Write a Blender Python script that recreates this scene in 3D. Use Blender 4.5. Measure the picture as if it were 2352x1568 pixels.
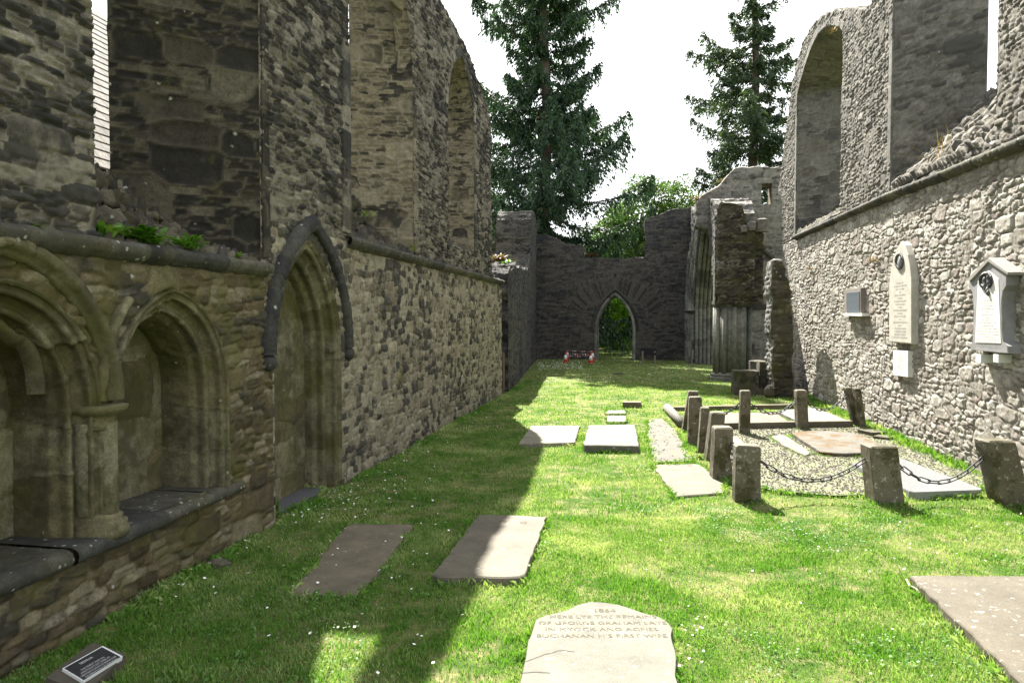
import bpy, math, random
import numpy as np
from mathutils import Vector, Matrix, Euler

R = math.radians
S = bpy.context.scene
for o in list(bpy.data.objects): bpy.data.objects.remove(o)

# ------------------------------------------------------------------ camera, sky, sun, exposure
CAM_H, YAW, PITCH, FPX = 2.4, R(10.07), R(1.82), 1633.0
cd = bpy.data.cameras.new('camera'); cam = bpy.data.objects.new('camera', cd)
S.collection.objects.link(cam); S.camera = cam
cam.location = (0, 0, CAM_H); cam.rotation_euler = (math.pi/2-PITCH, 0, YAW)
cd.sensor_width = 36; cd.lens = FPX/2352*36; cd.clip_start = .05; cd.clip_end = 2000

SUN_EL = R(49.5); SUN_AZ = math.atan2(-.347, .938)      # toward the sun: (-.347, .938)
sd = bpy.data.lights.new('sun', 'SUN'); sd.energy = 5.0; sd.angle = R(.53); sd.color = (1, .955, .87)
sun = bpy.data.objects.new('sun', sd); S.collection.objects.link(sun)
sdir = Vector((-.347*math.cos(SUN_EL), .938*math.cos(SUN_EL), math.sin(SUN_EL)))
sun.rotation_euler = sdir.to_track_quat('Z', 'Y').to_euler(); sun.location = (-20, 40, 60)
w = bpy.data.worlds.new('World'); S.world = w; w.use_nodes = True
nt = w.node_tree; bg = nt.nodes['Background']
sky = nt.nodes.new('ShaderNodeTexSky'); sky.sky_type = 'NISHITA'; sky.sun_disc = False
sky.sun_elevation = SUN_EL; sky.sun_rotation = SUN_AZ; sky.air_density = 1.0; sky.dust_density = 3.0; sky.ozone_density = 1.0
tc = nt.nodes.new('ShaderNodeTexCoord'); nz = nt.nodes.new('ShaderNodeTexNoise'); nz.inputs['Scale'].default_value = 1.6
nz.inputs['Detail'].default_value = 6
mp = nt.nodes.new('ShaderNodeMapRange'); mp.inputs[1].default_value = .3; mp.inputs[2].default_value = .55
mp.inputs[3].default_value = .3; mp.inputs[4].default_value = 1.0
mx = nt.nodes.new('ShaderNodeMix'); mx.data_type = 'RGBA'
nt.links.new(tc.outputs['Generated'], nz.inputs['Vector']); nt.links.new(nz.outputs['Fac'], mp.inputs[0])
nt.links.new(mp.outputs[0], mx.inputs['Factor']); nt.links.new(sky.outputs[0], mx.inputs['A'])
mx.inputs['B'].default_value = (7.8, 8.0, 8.2, 1)
nt.links.new(mx.outputs['Result'], bg.inputs['Color']); bg.inputs['Strength'].default_value = .05
S.view_settings.view_transform = 'Standard'; S.view_settings.look = 'None'
S.view_settings.gamma = 1; S.view_settings.exposure = 2.35
S.render.engine = 'CYCLES'; S.cycles.max_bounces = 5; S.cycles.diffuse_bounces = 3; S.cycles.transparent_max_bounces = 4

# ------------------------------------------------------------------ photo pixel (2352 wide) -> place in the world
Rc = np.array(Euler((math.pi/2-PITCH, 0, YAW)).to_matrix())
def ray(px, py): return Rc @ np.array([(px-1176)/FPX, -(py-784)/FPX, -1.0])
def G(px, py, z=0.0):
    d = ray(px, py); t = (z-CAM_H)/d[2]; return np.array([d[0]*t, d[1]*t, z])
def WX(px, py, X):
    d = ray(px, py); t = X/d[0]; return (d[1]*t, CAM_H+d[2]*t)
def WY(px, py, Y):
    d = ray(px, py); t = Y/d[1]; return (d[0]*t, CAM_H+d[2]*t)

# ------------------------------------------------------------------ numpy helpers
def hsh(i, j, s):
    with np.errstate(over='ignore'):
        a = (np.asarray(i).astype(np.int64) & 0xffffffff).astype(np.uint64)
        b = (np.asarray(j).astype(np.int64) & 0xffffffff).astype(np.uint64)
        h = (a*np.uint64(374761393) + b*np.uint64(668265263) + np.uint64(s*2246822519 % 4294967296)) & np.uint64(0xffffffff)
        h = ((h ^ (h >> np.uint64(13)))*np.uint64(1274126177)) & np.uint64(0xffffffff)
        h = ((h ^ (h >> np.uint64(16)))*np.uint64(2654435761)) & np.uint64(0xffffffff)
        h = h ^ (h >> np.uint64(15))
    return h.astype(np.float64)/4294967296.0
def vnoise(x, y, s=0):
    ix = np.floor(x); iy = np.floor(y); fx = x-ix; fy = y-iy
    fx = fx*fx*(3-2*fx); fy = fy*fy*(3-2*fy)
    a = hsh(ix, iy, s); b = hsh(ix+1, iy, s); c = hsh(ix, iy+1, s); d = hsh(ix+1, iy+1, s)
    return (a*(1-fx)+b*fx)*(1-fy)+(c*(1-fx)+d*fx)*fy
def fbm(x, y, s=0, n=4):
    t = 0; a = .5; k = 0
    for o in range(n):
        t = t+a*vnoise(x*2**o, y*2**o, s+o*17); k += a; a *= .55
    return t/k
def sm(x): x = np.clip(x, 0, 1); return x*x*(3-2*x)
def cells(u, v, su, sv, seed, jit=.3, wt=.4, p=3.2):
    x = u/su; y = v/sv; jy = np.floor(y)
    F1 = np.full(x.shape, 9.); F2 = np.full(x.shape, 9.)
    r = [np.zeros(x.shape) for _ in range(5)]
    for dj in (-1, 0, 1):
        j = jy+dj; off = hsh(j, j*0+3, seed+9); ix = np.floor(x-off)
        for di in (-2, -1, 0, 1, 2):
            i = ix+di
            ax = x-(i+.5+off+jit*2*(hsh(i, j, seed+1)-.5)); ay = y-(j+.5+jit*1.2*(hsh(i, j, seed+2)-.5))
            d = (np.abs(ax)**p+np.abs(ay)**p)**(1/p)-wt*(hsh(i, j, seed+3)-.5)
            n = d < F1
            F2 = np.where(n, F1, np.minimum(F2, d)); F1 = np.where(n, d, F1)
            r[0] = np.where(n, hsh(i, j, seed+4), r[0]); r[1] = np.where(n, hsh(i, j, seed+5), r[1])
            r[2] = np.where(n, hsh(i, j, seed+6), r[2]); r[3] = np.where(n, ax, r[3]); r[4] = np.where(n, ay, r[4])
    return (F2-F1), r
def masonry(u, v, st):
    """relief in metres and (tone, kind, mortar) for coursed stone; st is a style"""
    s = st['seed']; wa = st.get('warp', .06)
    uu = u+wa*(fbm(u*1.3, v*1.7, s+50)-.5)*2; vv = v+wa*(fbm(u*.8, v*1.3, s+60)-.5)*2+.02*(fbm(u*5, v*5, s+61, 2)-.5)
    e, r = cells(uu, vv, st['su'], st['sv'], s, st.get('jit', .3), st.get('wt', .4), st.get('p', 3.2))
    if 'big' in st:
        bu, bv, fr = st['big']
        e2, r2 = cells(uu, vv, bu, bv, s+100, .3, .3, 4.5)
        isb = r2[2] < fr
        edge_b = e2*bv/st['sv']*.42
        e = np.where(isb, edge_b, np.minimum(e, edge_b+.12))
        r = [np.where(isb, b, a) for a, b in zip(r, r2)]
    gap = st.get('gap', .1)
    f = sm((e-gap*.3)/st.get('soft', .32))
    rel = st['rel']
    h = f*(.35+.65*r[0])+.55*f*(r[3]*(r[1]-.5)+r[4]*(r[2]-.35))
    h = h+(.8 if st.get('rugged') else .3)*(fbm(u*9, v*16, s+70, 4)-.5)*f
    sme = sm((fbm(u*1.9, v*2.3, s+90, 4)-st.get('smear', .56))/.07)*(.35+.65*sm((fbm(u*12, v*12, s+95, 3)-.4)/.2))   # flush pointing
    h = h*(1-.72*sme)+.42*sme
    d = rel*h+rel*1.2*(fbm(u*.9, v*.9, s+80, 3)-.5)
    return d, np.stack([r[0], r[1], np.maximum(1-sm(e/gap), .8*sme), np.clip(f, 0, 1)], -1)

# ------------------------------------------------------------------ object helpers
COL = S.collection; WL = {}
def thing(name, label, cat, loc=(0, 0, 0), group=None):
    o = bpy.data.objects.new(name, None); COL.objects.link(o); o.location = loc; o.empty_display_size = .2
    o['label'] = label; o['category'] = cat
    if group: o['group'] = group
    WL[o.name] = np.array(loc, float); return o
def mk(name, V, F, mat, parent=None, attr=None, smooth=True, loc=None, label=None, cat=None, group=None, kind=None):
    V = np.asarray(V, float).reshape(-1, 3)
    if parent is not None: base = WL[parent.name]
    elif loc is not None: base = np.array(loc, float)
    else: base = np.zeros(3)
    me = bpy.data.meshes.new(name)
    me.vertices.add(len(V)); me.vertices.foreach_set('co', (V-base).astype(np.float32).ravel())
    if isinstance(F, np.ndarray):
        k = F.shape[1]; n = len(F); idx = F.ravel().astype(np.int32)
        st = np.arange(0, n*k, k, dtype=np.int32)
    else:
        idx = np.array([i for f in F for i in f], np.int32); n = len(F)
        st = np.concatenate([[0], np.cumsum([len(f) for f in F])[:-1]]).astype(np.int32)
    me.loops.add(len(idx)); me.loops.foreach_set('vertex_index', idx)
    me.polygons.add(n); me.polygons.foreach_set('loop_start', st)
    me.polygons.foreach_set('use_smooth', np.full(n, smooth))
    me.update(calc_edges=True); me.validate()
    if attr is not None:
        a = me.color_attributes.new('stone', 'FLOAT_COLOR', 'POINT')
        a.data.foreach_set('color', np.asarray(attr, np.float32).ravel())
    if mat: me.materials.append(mat)
    o = bpy.data.objects.new(name, me); COL.objects.link(o)
    if parent is not None:
        o.parent = parent; WL[o.name] = base
    else:
        o.location = base; WL[o.name] = base
    if label: o['label'] = label
    if cat: o['category'] = cat
    if group: o['group'] = group
    if kind: o['kind'] = kind
    return o
def join(parts):
    V = []; F = []; n = 0
    for v, f in parts:
        V.append(np.asarray(v, float).reshape(-1, 3)); F += [tuple(int(i)+n for i in q) for q in f]; n += len(V[-1])
    return np.concatenate(V), F
def box(c, s, rot=None):
    v = np.array([[x, y, z] for x in (-.5, .5) for y in (-.5, .5) for z in (-.5, .5)])*np.array(s)
    if rot is not None: v = v@np.array(Euler(rot).to_matrix()).T
    return v+np.array(c), [(0, 1, 3, 2), (4, 6, 7, 5), (0, 4, 5, 1), (2, 3, 7, 6), (0, 2, 6, 4), (1, 5, 7, 3)]
def tube(path, rad, n=8, closed=False, cap=True):
    P = np.asarray(path, float); m = len(P); rad = np.broadcast_to(np.asarray(rad, float), (m,))
    T = np.gradient(P, axis=0) if not closed else np.roll(P, -1, 0)-np.roll(P, 1, 0)
    T /= np.linalg.norm(T, axis=1)[:, None]+1e-9
    ref = np.array([0, 0, 1.]) if abs(T[:, 2]).mean() < .8 else np.array([1., 0, 0])
    A = np.cross(T, ref); A /= np.linalg.norm(A, axis=1)[:, None]+1e-9; B = np.cross(T, A)
    th = np.linspace(0, 2*np.pi, n, endpoint=False)
    V = P[:, None]+rad[:, None, None]*(np.cos(th)[None, :, None]*A[:, None]+np.sin(th)[None, :, None]*B[:, None])
    F = []
    for i in range(m if closed else m-1):
        k = (i+1) % m
        for j in range(n): F.append((i*n+j, i*n+(j+1) % n, k*n+(j+1) % n, k*n+j))
    if cap and not closed: F += [tuple(range(n))[::-1], tuple((m-1)*n+j for j in range(n))]
    return V.reshape(-1, 3), F
def lathe(c, prof, n=24, sx=1, sy=1, ph=0):
    th = np.linspace(0, 2*np.pi, n, endpoint=False)+ph
    V = np.array([[c[0]+r*math.cos(t)*sx, c[1]+r*math.sin(t)*sy, c[2]+z] for r, z in prof for t in th])
    m = len(prof); F = [(i*n+j, i*n+(j+1) % n, (i+1)*n+(j+1) % n, (i+1)*n+j) for i in range(m-1) for j in range(n)]
    F += [tuple(range(n))[::-1], tuple((m-1)*n+j for j in range(n))]
    return V, F
def inpoly(x, y, poly):
    c = np.zeros(np.shape(x), bool); P = np.asarray(poly, float); n = len(P)
    for i in range(n):
        x1, y1 = P[i]; x2, y2 = P[(i+1) % n]
        if y1 == y2: continue
        c ^= ((y1 > y) != (y2 > y)) & (x < (x2-x1)*(y-y1)/(y2-y1)+x1)
    return c
def nearest(x, y, polys):
    D = np.full(x.shape, 1e9); NX = np.zeros(x.shape); NY = np.zeros(x.shape)
    for P in polys:
        P = np.asarray(P, float)
        for i in range(len(P)):
            a = P[i]; b = P[(i+1) % len(P)]; d = b-a; L = d@d
            if L < 1e-12: continue
            t = np.clip(((x-a[0])*d[0]+(y-a[1])*d[1])/L, 0, 1)
            px = a[0]+t*d[0]; py = a[1]+t*d[1]; q = np.hypot(x-px, y-py); n = q < D
            D = np.where(n, q, D); NX = np.where(n, px, NX); NY = np.where(n, py, NY)
    return D, NX, NY
def wallface(name, mat, O, U, N, outer, holes, step, st, parent, fade=.035, post=None):
    """displaced masonry sheet in the plane O + u U + v Z facing N, bounded by outer, pierced by holes"""
    outer = np.asarray(outer, float); O = np.array(O, float); U = np.array(U, float); N = np.array(N, float)
    u0, v0 = outer.min(0); u1, v1 = outer.max(0)
    nu = max(2, int((u1-u0)/step)+1); nv = max(2, int((v1-v0)/step)+1)
    gu, gv = np.meshgrid(np.linspace(u0, u1, nu), np.linspace(v0, v1, nv), indexing='ij')
    cu = (gu[:-1, :-1]+gu[1:, 1:])/2; cv = (gv[:-1, :-1]+gv[1:, 1:])/2
    keep = inpoly(cu, cv, outer)
    for h in holes: keep &= ~inpoly(cu, cv, h)
    ii, jj = np.nonzero(keep)
    idx = np.arange(nu*nv).reshape(nu, nv)
    F = np.stack([idx[ii, jj], idx[ii+1, jj], idx[ii+1, jj+1], idx[ii, jj+1]], 1)
    cnt = np.bincount(F.ravel(), minlength=nu*nv)
    used = np.nonzero(cnt)[0]; remap = np.full(nu*nv, -1); remap[used] = np.arange(len(used))
    F = remap[F]; x = gu.ravel()[used]; y = gv.ravel()[used]; c = cnt[used]
    D, NX, NY = nearest(x, y, [outer]+[np.asarray(h, float) for h in holes])
    b = (c < 4) & (D < step*1.6)
    x = np.where(b, NX, x); y = np.where(b, NY, y); D = np.where(b, 0, D)
    d, col = masonry(x, y, st)
    if post is not None: d, col = post(x, y, d, col)
    d = d*sm(.15+D/fade)
    V = O+x[:, None]*U+y[:, None]*np.array([0, 0, 1.])+d[:, None]*N
    return mk(name, V, F, mat, parent, col)
def surf(name, mat, P, a, b, st, parent, flip=1, fade=.03, rel=True, wrap=False):
    """displaced masonry on any point grid P[i,j] with metric coordinates a, b"""
    du = np.gradient(P, axis=0); dv = np.gradient(P, axis=1); n = np.cross(du, dv)
    n /= np.linalg.norm(n, axis=2)[..., None]+1e-9
    d, col = masonry(a, b, st); ni, nj = a.shape
    if fade:
        e = np.minimum(b-b.min(), b.max()-b)
        if not wrap: e = np.minimum(e, np.minimum(a-a.min(), a.max()-a))
        d = d*sm(.1+e/fade)
    if rel: P = P+n*d[..., None]*flip
    idx = np.arange(ni*nj).reshape(ni, nj)
    F = np.stack([idx[:-1, :-1].ravel(), idx[1:, :-1].ravel(), idx[1:, 1:].ravel(), idx[:-1, 1:].ravel()], 1)
    return mk(name, P.reshape(-1, 3), F, mat, parent, col.reshape(-1, 4))
def resample(P, step):
    P = np.asarray(P, float); L = np.r_[0, np.cumsum(np.linalg.norm(np.diff(P, axis=0), axis=1))]
    n = max(2, int(L[-1]/step)+1); t = np.linspace(0, L[-1], n)
    return np.stack([np.interp(t, L, P[:, k]) for k in range(P.shape[1])], 1), t
def reveal(name, mat, A, B, step, st, parent, flip=1, sub=None):
    """ruled surface between polylines A (front) and B (back), both (n,3) with matching parameters"""
    A = np.asarray(A, float); B = np.asarray(B, float)
    L = np.r_[0, np.cumsum(np.linalg.norm(np.diff(A, axis=0), axis=1))]
    n = int(L[-1]/step)+2; t = np.linspace(0, L[-1], n)
    A2 = np.stack([np.interp(t, L, A[:, k]) for k in range(3)], 1); B2 = np.stack([np.interp(t, L, B[:, k]) for k in range(3)], 1)
    w = np.linalg.norm(A2-B2, axis=1).mean(); m = max(3, int(w/step)+1); q = np.linspace(0, 1, m)
    P = A2[:, None]*(1-q)[None, :, None]+B2[:, None]*q[None, :, None]
    a = np.repeat(t[:, None], m, 1); b = np.repeat((q*w)[None], n, 0)
    dz_ = np.abs(np.gradient(A2[:, 2]))/(np.linalg.norm(np.gradient(A2, axis=0), axis=1)+1e-9)
    a = np.where((dz_ > .97)[:, None], P[..., 2], a)
    return surf(name, mat, P, b, a, st, parent, flip=flip)
def arch(y0, y1, zs, za, n=12):
    """pointed arch from (y0,zs) over the apex to (y1,zs)"""
    hw = (y1-y0)/2; rise = za-zs
    if rise < hw*1.02:
        L = [(y0+hw*t, zs+rise*(1-(1-t)**1.6)**.85) for t in np.linspace(0, 1, n+1)**1.3]
        return L+[(y0+y1-p[0], p[1]) for p in L[:-1]][::-1]
    c = (rise*rise-hw*hw)/(2*hw); rr = hw+c
    a0 = math.atan2(rise, c); L = []
    for k in range(n+1):
        a = a0*k/n; L.append((y0+rr-rr*math.cos(a), zs+rr*math.sin(a)))
    Rr = [(y0+y1-p[0], p[1]) for p in L[:-1]][::-1]
    return L+Rr
def rough(poly, amp, seg, seed, skip=lambda a, b: False):
    rnd = random.Random(seed); out = []
    n = len(poly)
    for i in range(n):
        a = poly[i]; b = poly[(i+1) % n]; out.append(tuple(a))
        if skip(a, b): continue
        L = math.dist(a, b); k = int(L/seg)
        off = 0
        for q in range(1, k):
            t = q/k
            if rnd.random() < .6: off = rnd.uniform(-amp, amp)
            nx, ny = -(b[1]-a[1])/L, (b[0]-a[0])/L
            out.append((a[0]+(b[0]-a[0])*t+nx*off, a[1]+(b[1]-a[1])*t+ny*off))
    return out

# ------------------------------------------------------------------ materials
def newmat(name):
    m = bpy.data.materials.new(name); m.use_nodes = True; t = m.node_tree
    return m, t, t.nodes['Principled BSDF']
def nd(t, typ, **kw):
    n = t.nodes.new(typ)
    for k, v in kw.items():
        if k.startswith('i_'): n.inputs[k[2:].replace('_', ' ')].default_value = v
        else: setattr(n, k, v)
    return n
def mixc(t, f, a, b, mode='MIX'):
    n = t.nodes.new('ShaderNodeMix'); n.data_type = 'RGBA'; n.blend_type = mode
    for s, x in (('Factor', f), ('A', a), ('B', b)):
        if isinstance(x, (int, float)): n.inputs[s].default_value = x
        elif isinstance(x, tuple): n.inputs[s].default_value = x+(1,) if len(x) == 3 else x
        else: t.links.new(x, n.inputs[s])
    return n.outputs['Result']
def mapr(t, x, a, b, c=0., d=1.):
    n = t.nodes.new('ShaderNodeMapRange'); t.links.new(x, n.inputs[0])
    for k, v in zip((1, 2, 3, 4), (a, b, c, d)): n.inputs[k].default_value = v
    return n.outputs[0]
def noise(t, scale, detail=5, rough_=.6, vec=None, sc=None):
    n = nd(t, 'ShaderNodeTexNoise'); n.inputs['Scale'].default_value = scale
    n.inputs['Detail'].default_value = detail; n.inputs['Roughness'].default_value = rough_
    g = nd(t, 'ShaderNodeNewGeometry')
    if sc:
        m = nd(t, 'ShaderNodeMapping'); m.inputs['Scale'].default_value = sc
        t.links.new(g.outputs['Position'], m.inputs['Vector']); t.links.new(m.outputs[0], n.inputs['Vector'])
    else: t.links.new(g.outputs['Position'], n.inputs['Vector'])
    return n.outputs['Fac']
def math_(t, op, a, b):
    n = nd(t, 'ShaderNodeMath', operation=op)
    for k, x in enumerate((a, b)):
        if isinstance(x, (int, float)): n.inputs[k].default_value = x
        else: t.links.new(x, n.inputs[k])
    return n.outputs[0]
def stonemat(name, pal, mortar, dark=(.02, .02, .019), dark_amt=(.55, .65), lichen=.0, moss=None, moss_amt=(.6, .7), bump=.5, dscale=.5, per=.35, val=1.0, streak=1.0):
    m, t, p = newmat(name)
    at = nd(t, 'ShaderNodeAttribute', attribute_name='stone')
    sp = nd(t, 'ShaderNodeSeparateColor'); t.links.new(at.outputs['Color'], sp.inputs[0])
    cr = nd(t, 'ShaderNodeValToRGB'); e = cr.color_ramp.elements
    while len(e) < len(pal): e.new(.5)
    for k, c in enumerate(pal):
        e[k].position = k/(len(pal)-1); e[k].color = tuple(x*val for x in c)+(1,)
    t.links.new(sp.outputs[1], cr.inputs[0]); col = cr.outputs[0]
    col = mixc(t, 1., col, mapc(t, noise(t, 7, 6, .7), .35, .68, .62, 1.3), 'MULTIPLY')
    col = mixc(t, 1., col, mapc(t, noise(t, 60, 4, .7), .3, .7, .66, 1.3), 'MULTIPLY')
    col = mixc(t, mapr(t, noise(t, 24, 5, .75), .55, .66, 0, .5), col, tuple(x*.35*val for x in pal[1]))
    col = mixc(t, sp.outputs[2], col, mixc(t, noise(t, 25, 3), tuple(x*.6*val for x in mortar), tuple(x*1.25*val for x in mortar)))
    # black crust: broad weathering plus whole stones
    ns = math_(t, 'ADD', noise(t, dscale, 5, .62, sc=(1, 1, streak)), math_(t, 'MULTIPLY', math_(t, 'SUBTRACT', sp.outputs[0], .5), per))
    ns = math_(t, 'ADD', ns, math_(t, 'MULTIPLY', math_(t, 'SUBTRACT', noise(t, 9, 4, .7), .5), .25))
    col = mixc(t, mapr(t, ns, dark_amt[0], dark_amt[1], 0, .86), col, dark)
    if moss:
        mo = noise(t, 1.7, 6, .7)
        col = mixc(t, mapr(t, mo, moss_amt[0], moss_amt[1], 0, .75), col, moss)
    if lichen:
        v = nd(t, 'ShaderNodeTexVoronoi'); v.inputs['Scale'].default_value = 11 if lichen > .8 else 6; v.inputs['Randomness'].default_value = 1
        g = nd(t, 'ShaderNodeNewGeometry'); t.links.new(g.outputs['Position'], v.inputs['Vector'])
        dd = math_(t, 'ADD', v.outputs['Distance'], math_(t, 'MULTIPLY', noise(t, 30, 3), .3))
        dd = math_(t, 'ADD', dd, mapr(t, noise(t, 1.3, 3), .4, .6, .25 if lichen < .8 else .1, 0))
        col = mixc(t, mapr(t, dd, .18+lichen*.12, .26+lichen*.12, .8, 0), col, (.36, .37, .33))
    t.links.new(col, p.inputs['Base Color']); p.inputs['Roughness'].default_value = .92
    p.inputs['Specular IOR Level'].default_value = .25
    bm = nd(t, 'ShaderNodeBump', i_Strength=bump, i_Distance=.02)
    hh = math_(t, 'ADD', noise(t, 22, 8, .7), math_(t, 'MULTIPLY', noise(t, 90, 4, .7), .4))
    t.links.new(hh, bm.inputs['Height']); t.links.new(bm.outputs[0], p.inputs['Normal'])
    return m
def mapc(t, x, a, b, c, d): return mapr(t, x, a, b, c, d)
def plain(name, col, rough_=.8, spec=.3, var=.25, scale=20, bump=.2, metal=0):
    m, t, p = newmat(name)
    c = mixc(t, noise(t, scale, 6, .65), tuple(x*(1-var*2) for x in col), tuple(x*(1+var*2) for x in col))
    t.links.new(c, p.inputs['Base Color']); p.inputs['Roughness'].default_value = rough_
    p.inputs['Specular IOR Level'].default_value = spec; p.inputs['Metallic'].default_value = metal
    if bump:
        bm = nd(t, 'ShaderNodeBump', i_Strength=bump, i_Distance=.01)
        t.links.new(noise(t, scale*3, 6, .7), bm.inputs['Height']); t.links.new(bm.outputs[0], p.inputs['Normal'])
    return m
def slabmat(name, col, spot=(.3, .3, .26), moss=None, amt=.62, spots=.35, darkspot=True):
    m, t, p = newmat(name)
    c = mixc(t, mapr(t, noise(t, 3, 8, .7), .3, .7), tuple(x*.68 for x in col), tuple(x*1.25 for x in col))
    c = mixc(t, 1., c, mapr(t, noise(t, 70, 4, .75), .3, .7, .75, 1.2), 'MULTIPLY')
    if spots: c = mixc(t, mapr(t, noise(t, 16, 5, .6), .66-spots*.15, .72-spots*.15, 0, .8), c, spot)
    if darkspot: c = mixc(t, mapr(t, noise(t, 28, 3, .5), .66, .7, 0, .6), c, (.05, .045, .03))
    if moss: c = mixc(t, mapr(t, noise(t, 2.6, 8, .72), amt, amt+.06, 0, .95), c, moss)
    t.links.new(c, p.inputs['Base Color']); p.inputs['Roughness'].default_value = .8; p.inputs['Specular IOR Level'].default_value = .35
    bm = nd(t, 'ShaderNodeBump', i_Strength=.5, i_Distance=.008)
    t.links.new(math_(t, 'ADD', noise(t, 14, 8, .7), math_(t, 'MULTIPLY', noise(t, 90, 3), .4)), bm.inputs['Height']); t.links.new(bm.outputs[0], p.inputs['Normal'])
    return m
def leafmat(name, a, b, trans=.35, scale=2., patch=None, pa=(.45, .6)):
    m, t, p = newmat(name)
    at = nd(t, 'ShaderNodeAttribute', attribute_name='stone')
    sp = nd(t, 'ShaderNodeSeparateColor'); t.links.new(at.outputs['Color'], sp.inputs[0])
    c = mixc(t, sp.outputs[0], a, b)
    if patch:
        f = math_(t, 'ADD', noise(t, scale, 5, .65), math_(t, 'MULTIPLY', math_(t, 'SUBTRACT', sp.outputs[1], .5), .22))
        c = mixc(t, mapr(t, f, pa[0], pa[1], 0, .85), c, patch)
    t.links.new(c, p.inputs['Base Color']); p.inputs['Roughness'].default_value = .55; p.inputs['Specular IOR Level'].default_value = .3
    tr = nd(t, 'ShaderNodeBsdfTranslucent'); t.links.new(mixc(t, 1., c, (1.1, 1.25, .55), 'MULTIPLY'), tr.inputs[0])
    mx_ = nd(t, 'ShaderNodeMixShader'); mx_.inputs[0].default_value = trans
    t.links.new(p.outputs[0], mx_.inputs[1]); t.links.new(tr.outputs[0], mx_.inputs[2])
    t.links.new(mx_.outputs[0], t.nodes['Material Output'].inputs[0])
    return m

TAN = (.26, .22, .155); GREY = (.19, .19, .175); PALE = (.36, .34, .28); BRN = (.15, .115, .08); DK = (.05, .05, .048)
M = {}
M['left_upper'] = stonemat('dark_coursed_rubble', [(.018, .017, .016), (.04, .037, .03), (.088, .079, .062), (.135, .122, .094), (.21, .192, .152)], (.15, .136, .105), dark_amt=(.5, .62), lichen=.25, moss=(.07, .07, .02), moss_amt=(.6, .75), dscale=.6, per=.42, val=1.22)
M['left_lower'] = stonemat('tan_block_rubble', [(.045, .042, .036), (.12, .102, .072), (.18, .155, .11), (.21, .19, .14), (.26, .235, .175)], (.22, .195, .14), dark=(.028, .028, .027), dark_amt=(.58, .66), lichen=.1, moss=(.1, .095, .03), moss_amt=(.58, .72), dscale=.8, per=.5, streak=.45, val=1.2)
M['near_low'] = stonemat('mossy_tan_rubble', [(.04, .033, .02), (.075, .058, .032), (.12, .095, .052), (.15, .13, .08), (.23, .2, .14)], (.09, .072, .038), dark=(.03, .03, .025), dark_amt=(.55, .7), lichen=.2, moss=(.085, .08, .02), moss_amt=(.48, .66), dscale=1.1, per=.3, val=.95)
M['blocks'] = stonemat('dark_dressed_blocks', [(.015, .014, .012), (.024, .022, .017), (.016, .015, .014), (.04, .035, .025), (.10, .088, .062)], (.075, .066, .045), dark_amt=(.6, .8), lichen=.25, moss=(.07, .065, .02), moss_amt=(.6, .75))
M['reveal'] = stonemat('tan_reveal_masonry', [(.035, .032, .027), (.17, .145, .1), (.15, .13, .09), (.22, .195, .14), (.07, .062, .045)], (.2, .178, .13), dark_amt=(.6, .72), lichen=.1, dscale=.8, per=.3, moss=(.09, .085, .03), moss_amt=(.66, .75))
M['ashlar'] = stonemat('ochre_green_ashlar', [(.08, .066, .033), (.105, .092, .05), (.13, .12, .078), (.15, .135, .085), (.075, .065, .035)], (.05, .045, .025), dark_amt=(.5, .72), lichen=.12, moss=(.06, .06, .012), moss_amt=(.46, .66), bump=.6, dscale=1.5, per=.1, dark=(.025, .024, .016), val=1.3)
M['hood'] = stonemat('black_weathered_moulding', [(.03, .03, .03), (.045, .044, .04), (.035, .035, .033), (.07, .068, .06)], (.06, .06, .05), dark_amt=(.55, .75), lichen=.35)
M['string'] = stonemat('lichened_string_stone', [(.045, .045, .04), (.07, .068, .055), (.1, .095, .07), (.06, .055, .035)], (.05, .05, .04), dark_amt=(.5, .7), lichen=.9, moss=(.06, .06, .02), moss_amt=(.55, .7))
M['right'] = stonemat('pale_round_rubble', [(.165, .138, .115), (.28, .26, .222), (.35, .333, .288), (.21, .182, .155), (.42, .41, .36)], (.18, .165, .135), dark=(.08, .075, .07), dark_amt=(.68, .8), lichen=.1, dscale=.7, per=.2, bump=.7, moss=(.3, .25, .09), moss_amt=(.72, .8))
M['right_up'] = stonemat('grey_coursed_rubble', [(.09, .084, .073), (.14, .13, .108), (.2, .185, .155), (.12, .107, .087), (.25, .235, .195)], (.11, .1, .08), dark=(.05, .05, .047), dark_amt=(.58, .75), lichen=.2, dscale=.7, per=.3, bump=.7)
M['right_rev'] = stonemat('grey_smooth_reveal', [(.075, .072, .064), (.12, .115, .102), (.165, .158, .138), (.095, .085, .07)], (.14, .132, .115), dark=(.05, .05, .045), dark_amt=(.58, .74), lichen=.1, bump=.3)
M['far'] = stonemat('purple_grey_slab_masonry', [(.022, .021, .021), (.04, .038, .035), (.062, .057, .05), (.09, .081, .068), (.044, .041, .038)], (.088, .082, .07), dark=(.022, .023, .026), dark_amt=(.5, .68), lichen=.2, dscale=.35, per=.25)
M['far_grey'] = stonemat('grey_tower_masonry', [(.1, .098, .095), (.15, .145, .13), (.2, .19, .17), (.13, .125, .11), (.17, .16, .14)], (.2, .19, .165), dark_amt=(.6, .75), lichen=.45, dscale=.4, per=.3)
M['rib'] = stonemat('green_grey_moulded_stone', [(.14, .15, .135), (.18, .18, .155), (.22, .215, .175), (.12, .12, .1)], (.1, .1, .09), dark=(.03, .033, .03), dark_amt=(.52, .7), lichen=.3, dscale=.6)
M['mossy'] = stonemat('mossy_broken_masonry', [(.04, .035, .03), (.07, .06, .045), (.1, .085, .06), (.15, .13, .1)], (.06, .055, .04), dark_amt=(.5, .7), lichen=.5, moss=(.06, .065, .015), moss_amt=(.5, .65))

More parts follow.
